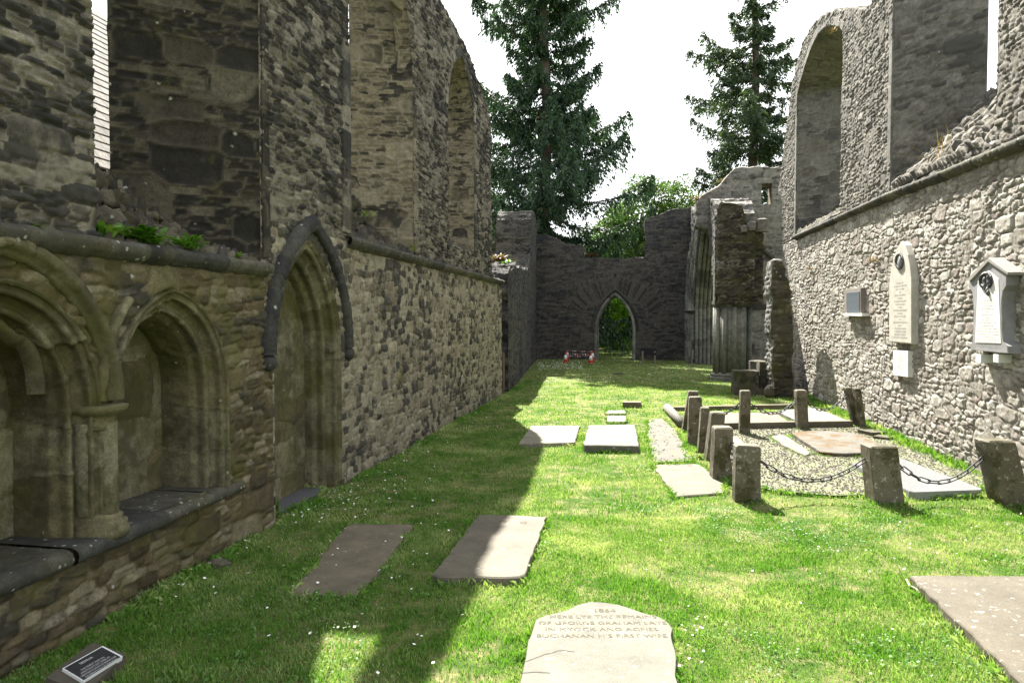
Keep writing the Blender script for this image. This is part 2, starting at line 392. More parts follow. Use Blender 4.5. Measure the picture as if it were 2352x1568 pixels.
# ------------------------------------------------------------------ ground
def lawn_mat():
    m, t, p = newmat('mown_grass_ground')
    c = mixc(t, mapr(t, noise(t, .9, 6, .65), .38, .62), (.04, .09, .014), (.1, .14, .03))
    c = mixc(t, mapr(t, noise(t, 3, 6, .7), .44, .6, 0, .8), c, (.24, .22, .10))
    c = mixc(t, 1., c, mapr(t, noise(t, 45, 4, .8), .3, .7, .45, 1.35), 'MULTIPLY')
    t.links.new(c, p.inputs['Base Color']); p.inputs['Roughness'].default_value = .95; p.inputs['Specular IOR Level'].default_value = .1
    bm = nd(t, 'ShaderNodeBump', i_Strength=.8, i_Distance=.03)
    t.links.new(noise(t, 60, 4, .8), bm.inputs['Height']); t.links.new(bm.outputs[0], p.inputs['Normal'])
    return m
ML = lawn_mat()
gx = np.r_[-400, -200, -100, np.linspace(-60, 60, 81), 100, 200, 400]; gy = np.r_[-60, -20, np.linspace(-5, 75, 101), 120, 250, 600]
GX, GY = np.meshgrid(gx, gy, indexing='ij')
def gz(x, y):
    n = (fbm(x*.5, y*.5, 5, 3)-.5)*.05
    return n*np.where((y > 1) & (y < 60), 1, 0)
GZ = gz(GX, GY)-.01
idx = np.arange(GX.size).reshape(GX.shape)
mk('lawn', np.stack([GX, GY, GZ], -1).reshape(-1, 3), np.stack([idx[:-1, :-1].ravel(), idx[1:, :-1].ravel(), idx[1:, 1:].ravel(), idx[:-1, 1:].ravel()], 1), ML, kind='structure')

MASK = []          # outlines on the ground where no blade grows
rs = np.random.RandomState(4)

# ------------------------------------------------------------------ left (south) wall of the choir
XL = -4.2; TL = 1.15; XO = XL-TL
LW = thing('choir_wall', 'long dark stone wall on the left with tall lancet openings, pointed doorway and arched seats', 'wall', (XL, 11, 0))
def LP(px, py): return WX(px, py, XL)
top = [LP(*p) for p in ((1002, -10), (1022, 20), (1036, 46), (1054, 78), (1070, 107), (1083, 140), (1093, 173), (1108, 210), (1120, 248), (1126, 300), (1128, 345))]
yE = LP(1128, 500)[0]; z_end = LP(1140, 640)[1]
S1 = 2.97; S2 = 3.53
y_far = LP(1152, 800)[0]
outer = [(1.6, -.1), (y_far, -.1), (y_far, 3.35), (y_far-.4, z_end+.05), (yE+.05, z_end+.15)] + top[::-1] + [(top[0][0]-1.5, 9.5), (11, 9.6), (8.5, 9.4), (5, 9.7), (1.6, 9.6)]
outer = rough(outer, .05, .13, 7, lambda a, b: a[1] < .01 and b[1] < .01 or a[0] < 2 and b[0] < 2)
W1i = [(4.95, 3.02)] + arch(4.95, 7.43, 6.6, 8.6) + [(7.43, 3.02)]
W1o = [(5.5, 3.02)] + arch(5.5, 6.52, 6.6, 8.3) + [(6.52, 3.02)]
W2i = [(9.96, 3.62)] + arch(9.96, 12.97, 6.9, 9.0) + [(12.97, 3.62)]
W2o = [(10.2, 3.62)] + arch(10.2, 12.72, 6.9, 9.0) + [(12.72, 3.62)]
W3i = [(15.45, 4.1)] + arch(15.45, 18.02, 7.0, 8.62) + [(18.02, 4.1)]
W3o = [(15.75, 4.1)] + arch(15.75, 17.6, 7.0, 8.4) + [(17.6, 4.1)]
NOTCH = [(10.2, 4.7), (10.2, 9.9), (12.72, 9.9), (12.72, 4.7)]
lift = lambda W, z: [(W[0][0], z)]+list(W[1:-1])+[(W[-1][0], z)]
XS = XL-.3        # back of the thin skin left standing over the second window
DR = [(7.70, -.1)] + arch(7.70, 9.62, 1.95, 3.42) + [(9.62, -.1)]
SA = [(3.25, .70)] + arch(3.25, 4.92, 1.72, 2.68) + [(4.92, .70)]
SB = [(5.06, .70)] + arch(5.06, 6.68, 1.72, 2.68) + [(6.68, .70)]
holesL = [W1i, W2i, W3i, DR, SA, SB]
stU = dict(su=.23, sv=.066, seed=11, rel=.05, big=(.45, .17, .05), gap=.2, warp=.08)
stLow = dict(su=.2, sv=.105, seed=21, rel=.032, big=(.36, .2, .16), gap=.13, soft=.3, warp=.08)
stNear = dict(su=.24, sv=.085, seed=31, rel=.045, big=(.5, .24, .16), gap=.1, soft=.4, warp=.1)
def split(poly, z0, z1, keepfn=None):  # clip a polygon to a horizontal band
    def clip(P, f):
        out = []
        for i in range(len(P)):
            a, b = P[i], P[(i+1) % len(P)]; fa, fb = f(a), f(b)
            if fa >= 0: out.append(a)
            if (fa >= 0) != (fb >= 0):
                t = fa/(fa-fb); out.append((a[0]+(b[0]-a[0])*t, a[1]+(b[1]-a[1])*t))
        return out
    P = clip(poly, lambda p: p[1]-z0); return clip(P, lambda p: z1-p[1])
def clipu(poly, u0, u1):
    sw = [(b, a) for a, b in poly]; return [(b, a) for a, b in split(sw, u0, u1)]
uL = ((XL, 0, 0), (0, 1, 0), (1, 0, 0))
YD = 7.66
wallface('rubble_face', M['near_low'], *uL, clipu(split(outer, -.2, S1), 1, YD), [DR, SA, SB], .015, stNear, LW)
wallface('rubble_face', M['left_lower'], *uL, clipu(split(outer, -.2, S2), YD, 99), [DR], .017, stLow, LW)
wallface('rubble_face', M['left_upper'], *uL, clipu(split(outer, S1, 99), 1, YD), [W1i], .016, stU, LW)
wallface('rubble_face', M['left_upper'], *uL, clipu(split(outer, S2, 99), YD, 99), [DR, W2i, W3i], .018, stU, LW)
wallface('back_face', M['left_upper'], (XO, 0, 0), (0, 1, 0), (-1, 0, 0), outer, [lift(W1o, 3.85), NOTCH, lift(W3o, 4.7)], .09, stU, LW)
wallface('back_face', M['left_upper'], (XS, 0, 0), (0, 1, 0), (-1, 0, 0), clipu(split(outer, 6.5, 99), 10., 13.1), [W2i], .06, stU, LW)
tp = [p for p in outer if p[1] > .3]
stR = dict(su=.3, sv=.09, seed=41, rel=.045, gap=.15)
for ya, yb, xb in ((12.72, 99, XO), (10.2, 12.72, XS), (0, 10.2, XO)):
    seg = [p for p in tp if ya <= p[0] <= yb]
    for e_ in (ya, yb):
        if 5 < e_ < 50: seg.append((e_, float(np.interp(e_, *zip(*sorted(p for p in tp if p[1] > 9.2 and 8 < p[0] < 16))))))
    if xb == XS: seg.sort(key=lambda p: -p[0])
    elif ya > 5: seg = seg
    else: seg = [seg[-1]]+seg[:-1]
    reveal('wall_top', M['left_upper'], [(XL, a, b) for a, b in seg], [(xb, a, b) for a, b in seg], .05, stR, LW, flip=1)
def window(parent, Wi, Wo, Xi, Xo, m, st, sill_m, step=.026, flip=1, name='window', zo=None, head=True):
    A = [(Xi, a, b) for a, b in Wi]; B = [(Xo, a, b) for a, b in Wo]
    zo = Wo[0][1] if zo is None else zo
    if head: r = reveal(name, m, A, B, step, st, parent, flip=flip)
    else:    # roofless: two full-height jambs and a thin arch
        r = reveal(name, m, [A[0], (Xi, A[0][1], 7.0)], [B[0], (Xo, B[0][1], 7.0)], step, st, parent, flip=flip)
        reveal('jamb', m, [A[-1], (Xi, A[-1][1], 7.0)], [B[-1], (Xo, B[-1][1], 7.0)], step, st, r, flip=-flip)
        reveal('jamb', m, [(Xi-.3, A[-1][1], 6.95), (Xi-.3, A[-1][1], 9.6)], [(Xo, B[-1][1], 6.95), (Xo, B[-1][1], 9.6)], step, st, r, flip=-flip)
        reveal('thin_arch', m, A[1:-1], [(Xi-.3, a[1], a[2]) for a in A[1:-1]], step, st, r, flip=flip)
        reveal('jamb', m, [(Xi-.3, A[0][1], 7.0), (Xi-.3, A[0][1], 9.6)], [(Xo, B[0][1], 7.0), (Xo, B[0][1], 9.6)], step, st, r, flip=flip)
    # broken sloping sill
    st2 = dict(su=.22, sv=.1, seed=st['seed']+5, rel=.13, gap=.15, soft=.35, rugged=1)
    nn, mm = 70, 60; u_ = np.linspace(0, 1, nn)[:, None]; q_ = np.linspace(0, 1, mm)[None]
    G3 = np.zeros((nn, mm, 3)); G3[..., 0] = Xi+(Xo-Xi)*q_
    G3[..., 1] = (Wi[0][0]*(1-u_)+Wi[-1][0]*u_)*(1-q_)+(Wo[0][0]*(1-u_)+Wo[-1][0]*u_)*q_
    G3[..., 2] = Wi[0][1]+(zo-Wi[0][1])*(.22*q_+.78*np.floor(q_*5.99)/5*q_**1.2)
    surf('sill', M['mossy'], G3, np.repeat(u_*(Wi[-1][0]-Wi[0][0]), mm, 1), np.repeat(q_*1.6, nn, 0), st2, r, flip=flip)
    return r
stB = dict(su=.24, sv=.075, seed=51, rel=.03, big=(.5, .3, .42), smear=.72, gap=.17, soft=.35, warp=.04)
stV = dict(su=.26, sv=.07, seed=57, rel=.036, big=(.5, .3, .28), gap=.17, soft=.25, warp=.05, rugged=1)
def rv(st): d = dict(st); return d
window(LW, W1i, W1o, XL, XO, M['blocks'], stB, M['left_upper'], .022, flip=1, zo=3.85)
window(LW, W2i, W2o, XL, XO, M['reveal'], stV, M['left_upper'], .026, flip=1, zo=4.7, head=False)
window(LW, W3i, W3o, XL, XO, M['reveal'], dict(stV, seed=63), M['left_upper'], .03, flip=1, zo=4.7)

# dressed strips proud of the rubble along openings (quoins follow the curve)
def strip(name, m, path, width, proud, depthdir, X, parent, st, inward, step=.03, prof='flat'):
    """moulding swept along a (y,z) path on a wall plane X; inward = +1 toward path normal"""
    P, t = resample(path, step); T = np.gradient(P, axis=0); T /= np.linalg.norm(T, axis=1)[:, None]
    Nn = np.stack([-T[:, 1], T[:, 0]], 1)*inward
    if prof == 'flat': pf = [(0, 0), (0, proud), (width, proud), (width, 0)]
    elif prof == 'roll': pf = [(width*.5-width*.5*math.cos(a), proud*math.sin(a)) for a in np.linspace(0, math.pi, 9)]
    elif prof == 'hood': pf = [(0, 0), (0, proud*.35), (width*.25, proud*.45), (width*.55, proud*1.), (width, proud*.9), (width*1.02, 0)]
    else: pf = prof
    pf2, s = resample(pf, max(step*.6, .012))
    G3 = np.zeros((len(P), len(pf2), 3))
    G3[..., 0] = X+depthdir*pf2[None, :, 1]
    G3[..., 1] = P[:, None, 0]+Nn[:, None, 0]*pf2[None, :, 0]; G3[..., 2] = P[:, None, 1]+Nn[:, None, 1]*pf2[None, :, 0]
    a = np.repeat(s[None], len(P), 0); b = np.repeat(t[:, None], len(pf2), 1)
    return surf(name, m, G3, a+.5, b, st, parent, flip=1, fade=0)
stQ = dict(su=3., sv=.36, seed=71, rel=.008, gap=.03, soft=.08, warp=.01)
stH = dict(su=3., sv=.42, seed=75, rel=.022, gap=.035, soft=.05, warp=.03, rugged=1)
strip('quoins', M['blocks'], [(7.44, 3.1), (7.44, 6.6)], .16, .035, 1, XL, LW, stQ, -1)
strip('quoins', M['reveal'], [(12.98, 3.65), (12.98, 6.4)], .26, .03, 1, XL, LW, dict(stQ, seed=72), -1)
strip('quoins', M['left_upper'], [(9.95, 3.65), (9.95, 6.4)], .28, .03, 1, XL, LW, dict(stQ, seed=73), 1)
strip('quoins', M['left_upper'], [(18.03, 4.1), (18.03, 7.)], .2, .03, 1, XL, LW, dict(stQ, seed=74), -1)
strip('arch_ring', M['left_upper'], arch(15.43, 18.04, 7., 8.64)[::-1], .2, .03, 1, XL, LW, dict(stQ, seed=76), -1)
# string courses
for (ya, yb, z, sgn) in ((1.6, 7.52, S1, 0), (9.75, y_far-.1, S2, 1)):
    zz = lambda y: z
    strip('string_course', M['string'], [(ya, z-.07), (yb, z-.07)], .15, .12, 1, XL, LW, stH, 1, prof=[(-.02, 0), (.0, .05), (.04, .10), (.09, .115), (.12, .09), (.135, .02), (.135, 0)])

# pointed doorway: hood, moulded jamb orders, ashlar blocking
DO = thing if False else None
dpath = arch(7.60, 9.72, 1.98, 3.56, 16)
hood = strip('hood_mould', M['hood'], dpath, .17, .1, 1, XL, LW, dict(stH, rel=.03, seed=79), 1, prof=[(0, 0), (0, .06), (.015, .08), (.11, .085), (.145, .05), (.15, 0)])
hood.data.polygons.foreach_set('use_smooth', [False]*len(hood.data.polygons))
for yy in (7.53, 9.80):
    v, f = lathe((XL+.03, yy, 1.80), [(.02, 0), (.07, .03), (.09, .08), (.08, .15), (.05, .18)], 14, 1, 1.1)
    mk('hood_stop', v, f, M['hood'], LW, attr=np.tile([.5, .5, 0, 1], (len(v), 1)))
# the door surround as concentric orders stepping back
def orders(name, y0, y1, zs, za, zb, X0, prof, m, parent, st, step=.02):
    """prof: (inset, depth) pairs; sweeps jambs and pointed head"""
    prof, s = resample(prof, step*.9); rows = []
    for k, (ins, dep) in enumerate(prof):
        pth = [(y0+ins, zb)] + arch(y0+ins, y1-ins, zs, za-ins*1.15, 14) + [(y1-ins, zb)]
        seg = []
        for a, b, n in ((0, 1, int((zs-zb)/step)), ):
            pass
        P = np.array(pth); L = np.r_[0, np.cumsum(np.linalg.norm(np.diff(P, axis=0), axis=1))]/np.linalg.norm(np.diff(P, axis=0), axis=1).sum()
        rows.append((P, L, dep))
    ref = rows[0][1]; n = int(((zs-zb)*2+(za-zs)*3)/step); tt = np.linspace(0, 1, n)
    G3 = np.zeros((len(prof), n, 3)); tot = 0
    base = rows[0][0]
    for k, (P, L, dep) in enumerate(rows):
        G3[k, :, 0] = X0-dep; G3[k, :, 1] = np.interp(tt, ref, P[:, 0]); G3[k, :, 2] = np.interp(tt, ref, P[:, 1])
    Ltot = np.linalg.norm(np.diff(base, axis=0), axis=1).sum()
    a = np.repeat(s[:, None], n, 1); b = np.repeat((tt*Ltot)[None], len(prof), 0)
    return surf(name, m, G3, a+.5, b, st, parent, flip=-1, fade=0)
dprof = [(0, -.0), (.03, .03)] + [(.07+.035*math.cos(a), .07-.035*math.sin(a)) for a in np.linspace(math.pi*.9, -.3, 8)] + [(.10, .12), (.13, .17)] + \
        [(.19+.045*math.cos(a), .2-.045*math.sin(a)) for a in np.linspace(math.pi*.95, -.3, 8)] + [(.22, .28), (.27, .33), (.27, .46)]
dd = orders('doorway', 7.70, 9.62, 1.95, 3.42, -.1, XL, dprof, M['ashlar'], LW, dict(su=3, sv=.45, seed=81, rel=.006, gap=.03, soft=.06, warp=.01))
strip('impost', M['ashlar'], [(9.30, 1.93), (9.66, 1.93)], .06, .05, 1, XL-.1, LW, stH, 1)
blk = [(7.9, -.1)] + arch(7.9, 9.42, 1.95, 3.2) + [(9.42, -.1)]
wallface('blocking', M['ashlar'], (XL-.45, 0, 0), (0, 1, 0), (1, 0, 0), blk, [], .022, dict(su=.55, sv=.34, seed=85, rel=.02, gap=.03, soft=.1, warp=.04), LW)

# sedilia: two arched seats, clustered shaft between them, bench with lip
SE = thing('sedilia', 'pair of carved pointed stone seats with clustered shaft, recessed in the left wall', 'stone seat', (XL, 4.9, 0))
sprof = [(-.035, .04), (-.02, -.05), (.0, -.07), (.03, -.05)] + [(.06+.03*math.cos(a), .0-.035*math.sin(a)) for a in np.linspace(math.pi*.9, -.3, 8)] + [(.08, .06), (.11, .1)] + \
        [(.15+.035*math.cos(a), .12-.04*math.sin(a)) for a in np.linspace(math.pi*.95, -.3, 8)] + [(.17, .2), (.2, .26), (.20, .62)]
stS = dict(su=3, sv=.5, seed=91, rel=.02, gap=.03, soft=.06, warp=.08, rugged=1)
for (a, b, sd_) in ((3.25, 4.92, 91), (5.06, 6.68, 97)):
    orders('arch_moulding', a, b, 1.72, 2.66, .66, XL, sprof, M['ashlar'], SE, dict(stS, seed=sd_), .016)
    bk = [(a+.15, .6)] + arch(a+.15, b-.15, 1.72, 2.55) + [(b-.15, .6)]
    wallface('niche_back', M['ashlar'], (XL-.6, 0, 0), (0, 1, 0), (1, 0, 0), bk, [], .02, dict(su=.7, sv=.5, seed=sd_+2, rel=.02, gap=.03, soft=.1, warp=.08), SE)
# trefoil cusping inside the nearer arch
cus = []
for k in range(25):
    a = math.pi*k/24; cus.append((4.08-.62*math.cos(a), 1.72+.10+.62*math.sin(a)+.10*abs(math.sin(1.5*a*2-.2))))
strip('cusped_inner_arch', M['ashlar'], cus, .13, .12, 1, XL-.3, SE, stS, -1, prof='roll')
# raised hood over the near arch
strip('hood_mould', M['ashlar'], arch(3.17, 4.99, 1.75, 2.84, 14)[2:], .12, .10, 1, XL, SE, stS, 1, prof='hood')
strip('hood_mould', M['ashlar'], arch(4.99, 6.75, 1.75, 2.82, 14)[:9], .09, .07, 1, XL, SE, dict(stS, seed=99), 1, prof='hood')
cps = []
for (dx, dy, r_) in ((.03, 0, .08), (-.08, -.115, .068), (-.08, .115, .068), (-.26, -.16, .05), (-.26, .15, .05)):
    cps.append(lathe((XL+dx, 4.99+dy, .86), [(r_, 0), (r_, .72)], 14))
v, f = join(cps); mk('shaft_cluster', v, f, M['ashlar'], SE, attr=np.tile([.5, .6, 0, 1], (len(v), 1)))
prf = [(.10, 0), (.11, .02), (.11, .06), (.09, .08), (.12, .12), (.165, .15), (.175, .19), (.12, .2)]
v, f = lathe((XL-.04, 4.99, 1.52), prf, 22, 1.25, 1.25); mk('capital', v, f, M['ashlar'], SE, attr=np.tile([.4, .3, 0, 1], (len(v), 1)))
prf = [(.19, 0), (.19, .06), (.17, .08), (.18, .11), (.14, .13), (.15, .16), (.11, .19), (.09, .2)]
v, f = lathe((XL-.04, 4.99, .67), prf, 22, 1.1, 1.1); mk('shaft_base', v, f, M['ashlar'], SE, attr=np.tile([.6, .9, 0, 1], (len(v), 1)))
# bench slabs with rounded lip
ys = [2.0, 3.3, 4.55, 5.6, 6.35, 6.95]
for k in range(5):
    a, b = ys[k]+.006, ys[k+1]-.006; out = [.10, .10, .13, .09, .06][k]; zt = [.68, .68, .69, .675, .67][k]
    pf = [(XL-.62, zt), (XL+out-.05, zt), (XL+out-.01, zt-.015), (XL+out, zt-.05), (XL+out-.015, zt-.09), (XL+out-.05, zt-.1), (XL-.02, zt-.1)]
    pf, s = resample(pf, .02); yy, _ = resample([[a, 0], [b, 0]], .025); yy = yy[:, 0]
    G3 = np.zeros((len(yy), len(pf), 3)); G3[..., 0] = pf[None, :, 0]; G3[..., 1] = yy[:, None]; G3[..., 2] = pf[None, :, 1]
    G3[..., 0] += (.02*(fbm(yy*3, yy*0, 7)-.5))[:, None]
    surf('bench_slab', M['string'], G3, np.repeat(s[None], len(yy), 0), np.repeat(yy[:, None], len(pf), 1), dict(su=9, sv=9, seed=101+k, rel=.02, gap=.001, soft=.01), SE, flip=-1, fade=0)

# ------------------------------------------------------------------ right wall of the choir
XR = 5.2; TR = 1.3; XRo = XR+TR
RW = thing('choir_wall', 'tall pale rubble wall on the right in raking sun, with string course and broken windows', 'wall', (XR, 16, 0))
def RP(px, py): return WX(px, py, XR)
spts = [RP(*p) for p in ((1824, 549), (1930, 503), (2056, 448), (2200, 393), (2352, 333))]
sz = lambda y: np.interp(y, [p[0] for p in spts][::-1], [p[1] for p in spts][::-1])
yF = RP(1800, 700)[0]
prof = [RP(*p) for p in ((1787, 440), (1793, 400), (1804, 330), (1811, 270), (1818, 210), (1830, 150), (1843, 100), (1860, 65), (1885, 36), (1925, 22), (1985, 18), (2003, 4), (2012, -20))]
yN = RP(2290, 200)[0]; yFr = RP(2050, 300)[0]
RWo = [(yF+.2, -.1), (yF+.2, prof[0][1]-.6)] + prof + [(17.5, 10.6), (yFr+.2, 10.9), (yFr, 10.6)]
RWn = [(yN, 10.6), (yN-.6, 11.2), (7.5, 11), (7.5, -.1)]
zsill_f = float(sz(yFr)); zsill_n = float(sz(yN))
outerR = RWo + [(yFr, zsill_f+.12), (yN, zsill_n+.25)] + RWn
outerR = [(a, b) for a, b in outerR]
outerR = rough(outerR, .05, .14, 17, lambda a, b: (a[1] < .01 and b[1] < .01) or (a[0] == yFr and b[0] == yFr) or b[0] < 8)
y2a = RP(1934, 300)[0]; y2b = RP(1832, 300)[0]
zs2 = RP(1832, 200)[1]; za2 = RP(1886, 72)[1]; zb2 = RP(1832, 540)[1]+.05
R2i = [(y2a, zb2)] + arch(y2a, y2b, zs2-.3, za2) + [(y2b, zb2)]
R2o = [(y2a+.9, zb2+.8)] + arch(y2a+.9, y2b-.6, zs2-.3, za2-.5) + [(y2b-.6, zb2+.8)]
stRl = dict(su=.27, sv=.098, seed=111, rel=.038, big=(.48, .23, .26), gap=.12, soft=.17, jit=.36, p=4.5, warp=.14, rugged=1)
stRu = dict(su=.26, sv=.09, seed=121, rel=.045, big=(.4, .22, .06), gap=.14, soft=.2, p=4, warp=.09, rugged=1)
uR = ((XR, 0, 0), (0, 1, 0), (-1, 0, 0))
# lower and upper zones meet along the sloping string course
lo = [(yF+.2, -.1), (yF+.2, float(sz(yF)))] + [(y, float(sz(y))) for y in (25, 22, 19, 16, 13, 10.8)] + [(7.5, float(sz(10.8))), (7.5, -.1)]
wallface('rubble_face', M['right'], *uR, lo, [], .018, stRl, RW)
up = [p for p in outerR if p[1] > sz(p[0])+.02]
up = [(yF+.2, float(sz(yF)))] + up + [(7.5, float(sz(10.8)))] + [(y, float(sz(y))) for y in (10.8, 13, 16, 19, 22, 25)]
wallface('rubble_face', M['right_up'], *uR, up, [R2i], .022, stRu, RW)
RWob = [p for p in outerR]
wallface('back_face', M['right_up'], (XRo, 0, 0), (0, 1, 0), (1, 0, 0), outerR, [R2o], .09, stRu, RW)
tp = [p for p in outerR if p[1] > .3 and not (p[0] == yFr)]
i0 = max(i for i, p in enumerate(outerR) if p[0] == yFr and p[1] > 9); 
A1 = [p for p in outerR[:i0+1] if p[1] > .3]
reveal('wall_top', M['right_up'], [(XR, a, b) for a, b in A1], [(XRo, a, b) for a, b in A1], .05, stR, RW, flip=-1)
# broad far reveal of the broken window, splayed
zz0 = zsill_f+.1
reveal('window', M['right_rev'], [(XR, yFr, zz0), (XR, yFr, 10.6)], [(XRo, yFr-1.1, zz0+.4), (XRo, yFr-1.1, 10.6)], .03, dict(su=.3, sv=.1, seed=131, rel=.03, big=(.6, .36, .5), gap=.11, soft=.2, rugged=1, warp=.03), RW, flip=-1)
reveal('window', M['right_rev'], [(XR, yN, zsill_n+.2), (XR, yN, 10.6)], [(XRo, yN+.2, zsill_n+.3), (XRo, yN+.2, 10.6)], .04, dict(stRu, seed=133), RW, flip=1)
reveal('sill', M['right_up'], [(XR, yN, zsill_n+.24), (XR, yFr, zsill_f+.12)], [(XRo, yN+.2, zsill_n+1.9), (XRo, yFr-1.1, zsill_f+1.6)], .035, dict(su=.25, sv=.16, seed=135, rel=.16, gap=.15, soft=.5), RW, flip=-1)
window(RW, R2i, R2o, XR, XRo, M['right_rev'], dict(su=.3, sv=.1, seed=141, rel=.03, big=(.55, .34, .45), gap=.11, soft=.2, rugged=1, warp=.03), M['right_up'], .03, flip=-1)
strip('quoins', M['right_rev'], [(yFr+.002, zsill_f+.1), (yFr+.002, 10.3)], .2, .03, -1, XR, RW, stQ, -1)
strip('quoins', M['right_rev'], [(y2b+.002, zb2), (y2b+.002, zs2-.2)], .2, .03, -1, XR, RW, dict(stQ, seed=151), -1)
strip('arch_ring', M['right_rev'], arch(y2a-.01, y2b+.01, zs2-.3, za2+.02), .22, .035, -1, XR, RW, dict(stQ, seed=153, sv=.22), 1)
strip('string_course', M['string'], [(y, float(sz(y))-.06) for y in (yF-2.1, 22, 19, 16, 13, 10.8)] + [(7.6, float(sz(10.8))-.06)], .15, .12, -1, XR, RW, stH, -1, prof=[(-.02, 0), (-.0, .05), (.03, .13), (.09, .15), (.12, .12), (.13, 0)])

# ------------------------------------------------------------------ west gable wall with the pointed doorway
YG = 42.3
GW = thing('gable_wall', 'dark stone end wall with a pointed doorway, closing the nave at the far end', 'wall', (0, YG, 0))
def GP(px, py): return WY(px, py, YG)
go = [(-9.0, -.1), GP(1600, 826)[:1]+(-.1,), GP(1600, 470), GP(1577, 478), GP(1556, 479), GP(1540, 482), GP(1522, 490), GP(1508, 496), GP(1494, 499), GP(1481, 504), GP(1481, 592), GP(1440, 594), GP(1400, 593), GP(1341, 594), GP(1339, 563), GP(1318, 563), GP(1300, 560), GP(1282, 549), GP(1262, 541), GP(1225, 536), GP(1190, 536), (-9., 7.4)]
go = rough(go, .07, .22, 23, lambda a, b: a[1] < 0 and b[1] < 0 or a[0] < -8.9)
dl, dr = GP(1373, 800)[0], GP(1452, 800)[0]; zsp = GP(1413, 757)[1]; zap = GP(1413, 680)[1]
GD = [(dl, -.1)] + arch(dl, dr, zsp, zap) + [(dr, -.1)]
stG = dict(su=.42, sv=.10, seed=161, rel=.035, big=(.7, .26, .08), gap=.13, soft=.3, warp=.05)
def radial(x, y, d, col):       # relieving arch of upright stones above the door
    cx, cz = (dl+dr)/2, zsp-.2; r = np.hypot(x-cx, y-cz); a = np.arctan2(y-cz, x-cx)
    m = (r > (zap-cz)*.98) & (r < (zap-cz)*1.62) & (a > .5) & (a < 2.64) & ~((r < 2.2) & (y < 3))
    e, rr = cells(a*22, r, 1., 1.1, 333, .2, .2); f = sm(e/.3)
    d = np.where(m, .03*f*(.4+.6*rr[0]), d)
    c2 = np.stack([rr[0]*.6, rr[1], 1-sm(e/.16), f], -1)
    return d, np.where(m[:, None], c2, col)
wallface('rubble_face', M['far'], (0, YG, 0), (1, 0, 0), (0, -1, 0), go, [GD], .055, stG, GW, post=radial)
wallface('back_face', M['far'], (0, YG+1.2, 0), (1, 0, 0), (0, 1, 0), go, [GD], .15, stG, GW)
tp = [p for p in go if p[1] > .3]
reveal('wall_top', M['far'], [(a, YG, b) for a, b in tp], [(a, YG+1.2, b) for a, b in tp], .09, stR, GW, flip=-1)
reveal('doorway', M['rib'], [(a, YG, b) for a, b in GD], [(a, YG+1.2, b) for a, b in GD], .06, dict(stQ, seed=171), GW)
def xstrip(name, m, path, width, proud, Y, parent, st, inward, step=.04, prof='roll'):
    P, t = resample(path, step); T = np.gradient(P, axis=0); T /= np.linalg.norm(T, axis=1)[:, None]
    Nn = np.stack([-T[:, 1], T[:, 0]], 1)*inward
    pf = [(0, 0), (0, proud), (width, proud), (width, 0)] if prof == 'flat' else [(width*.5-width*.5*math.cos(a), proud*math.sin(a)) for a in np.linspace(0, math.pi, 7)]
    pf, s = resample(pf, .04)
    G3 = np.zeros((len(P), len(pf), 3)); G3[..., 1] = Y-pf[None, :, 1]
    G3[..., 0] = P[:, None, 0]+Nn[:, None, 0]*pf[None, :, 0]; G3[..., 2] = P[:, None, 1]+Nn[:, None, 1]*pf[None, :, 0]
    return surf(name, m, G3, np.repeat(s[None], len(P), 0)+.5, np.repeat(t[:, None], len(pf), 1), st, parent, fade=0)
xstrip('jamb_moulding', M['rib'], [(dl-.03, -.1)]+arch(dl-.03, dr+.03, zsp, zap+.04)+[(dr+.03, -.1)], .16, .06, YG, GW, stH, 1, prof='flat')
xstrip('hood_mould', M['hood'], arch(dl-.2, dr+.2, zsp-.05, zap+.3), .16, .14, YG, GW, stH, 1)

# ------------------------------------------------------------------ nave south wall remnant with a tall stump
a3 = G(1167, 902); b3 = G(1230, 827); a3 = np.array([a3[0], a3[1]]); b3 = np.array([b3[0], b3[1]])
dv = (b3-a3); Ln = np.linalg.norm(dv); Un = np.r_[dv/Ln, 0]; Nn_ = np.array([Un[1], -Un[0], 0.]); TN = 1.7
NW = thing('ruined_wall', 'low dark ruined side wall beyond the left wall, rising to a tall stump', 'wall', (a3[0], a3[1], 0))
np_ = rough([(0, -.1), (Ln+.8, -.1), (Ln+.8, 8.0), (Ln-1, 8.3), (Ln-4.6, 7.9), (Ln-5.6, 7.4), (Ln-5.8, 5.0), (Ln-8, 4.7), (5, 4.45), (3, 4.4), (0, 3.9)], .09, .2, 33, lambda a, b: a[1] < 0 and b[1] < 0 or a[0] > Ln and b[0] > Ln)
On = np.r_[a3, 0]
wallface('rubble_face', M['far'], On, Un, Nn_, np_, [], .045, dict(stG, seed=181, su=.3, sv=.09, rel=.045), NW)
wallface('back_face', M['far'], On-Nn_*TN, Un, -Nn_, np_, [], .15, dict(stG, seed=183), NW)
tp = [p for p in np_ if p[1] > -.2 and p[0] < Ln+.5]; tp = [p for p in tp if not (p[1] < 0 and p[0] > 1)]
reveal('broken_top', M['far'], [On+Un*a+np.array([0, 0, b]) for a, b in tp[::-1]], [On+Un*a+np.array([0, 0, b])-Nn_*TN for a, b in tp[::-1]], .05, dict(stR, seed=185, rel=.09), NW, flip=-1)
# reddish door jamb standing in the gap
v, f = box((-4.32, 22.35, .6), (.18, .3, 1.4))
mk('broken_jamb', v, f, plain('red_sandstone', (.10, .065, .045), .9), NW, smooth=False)

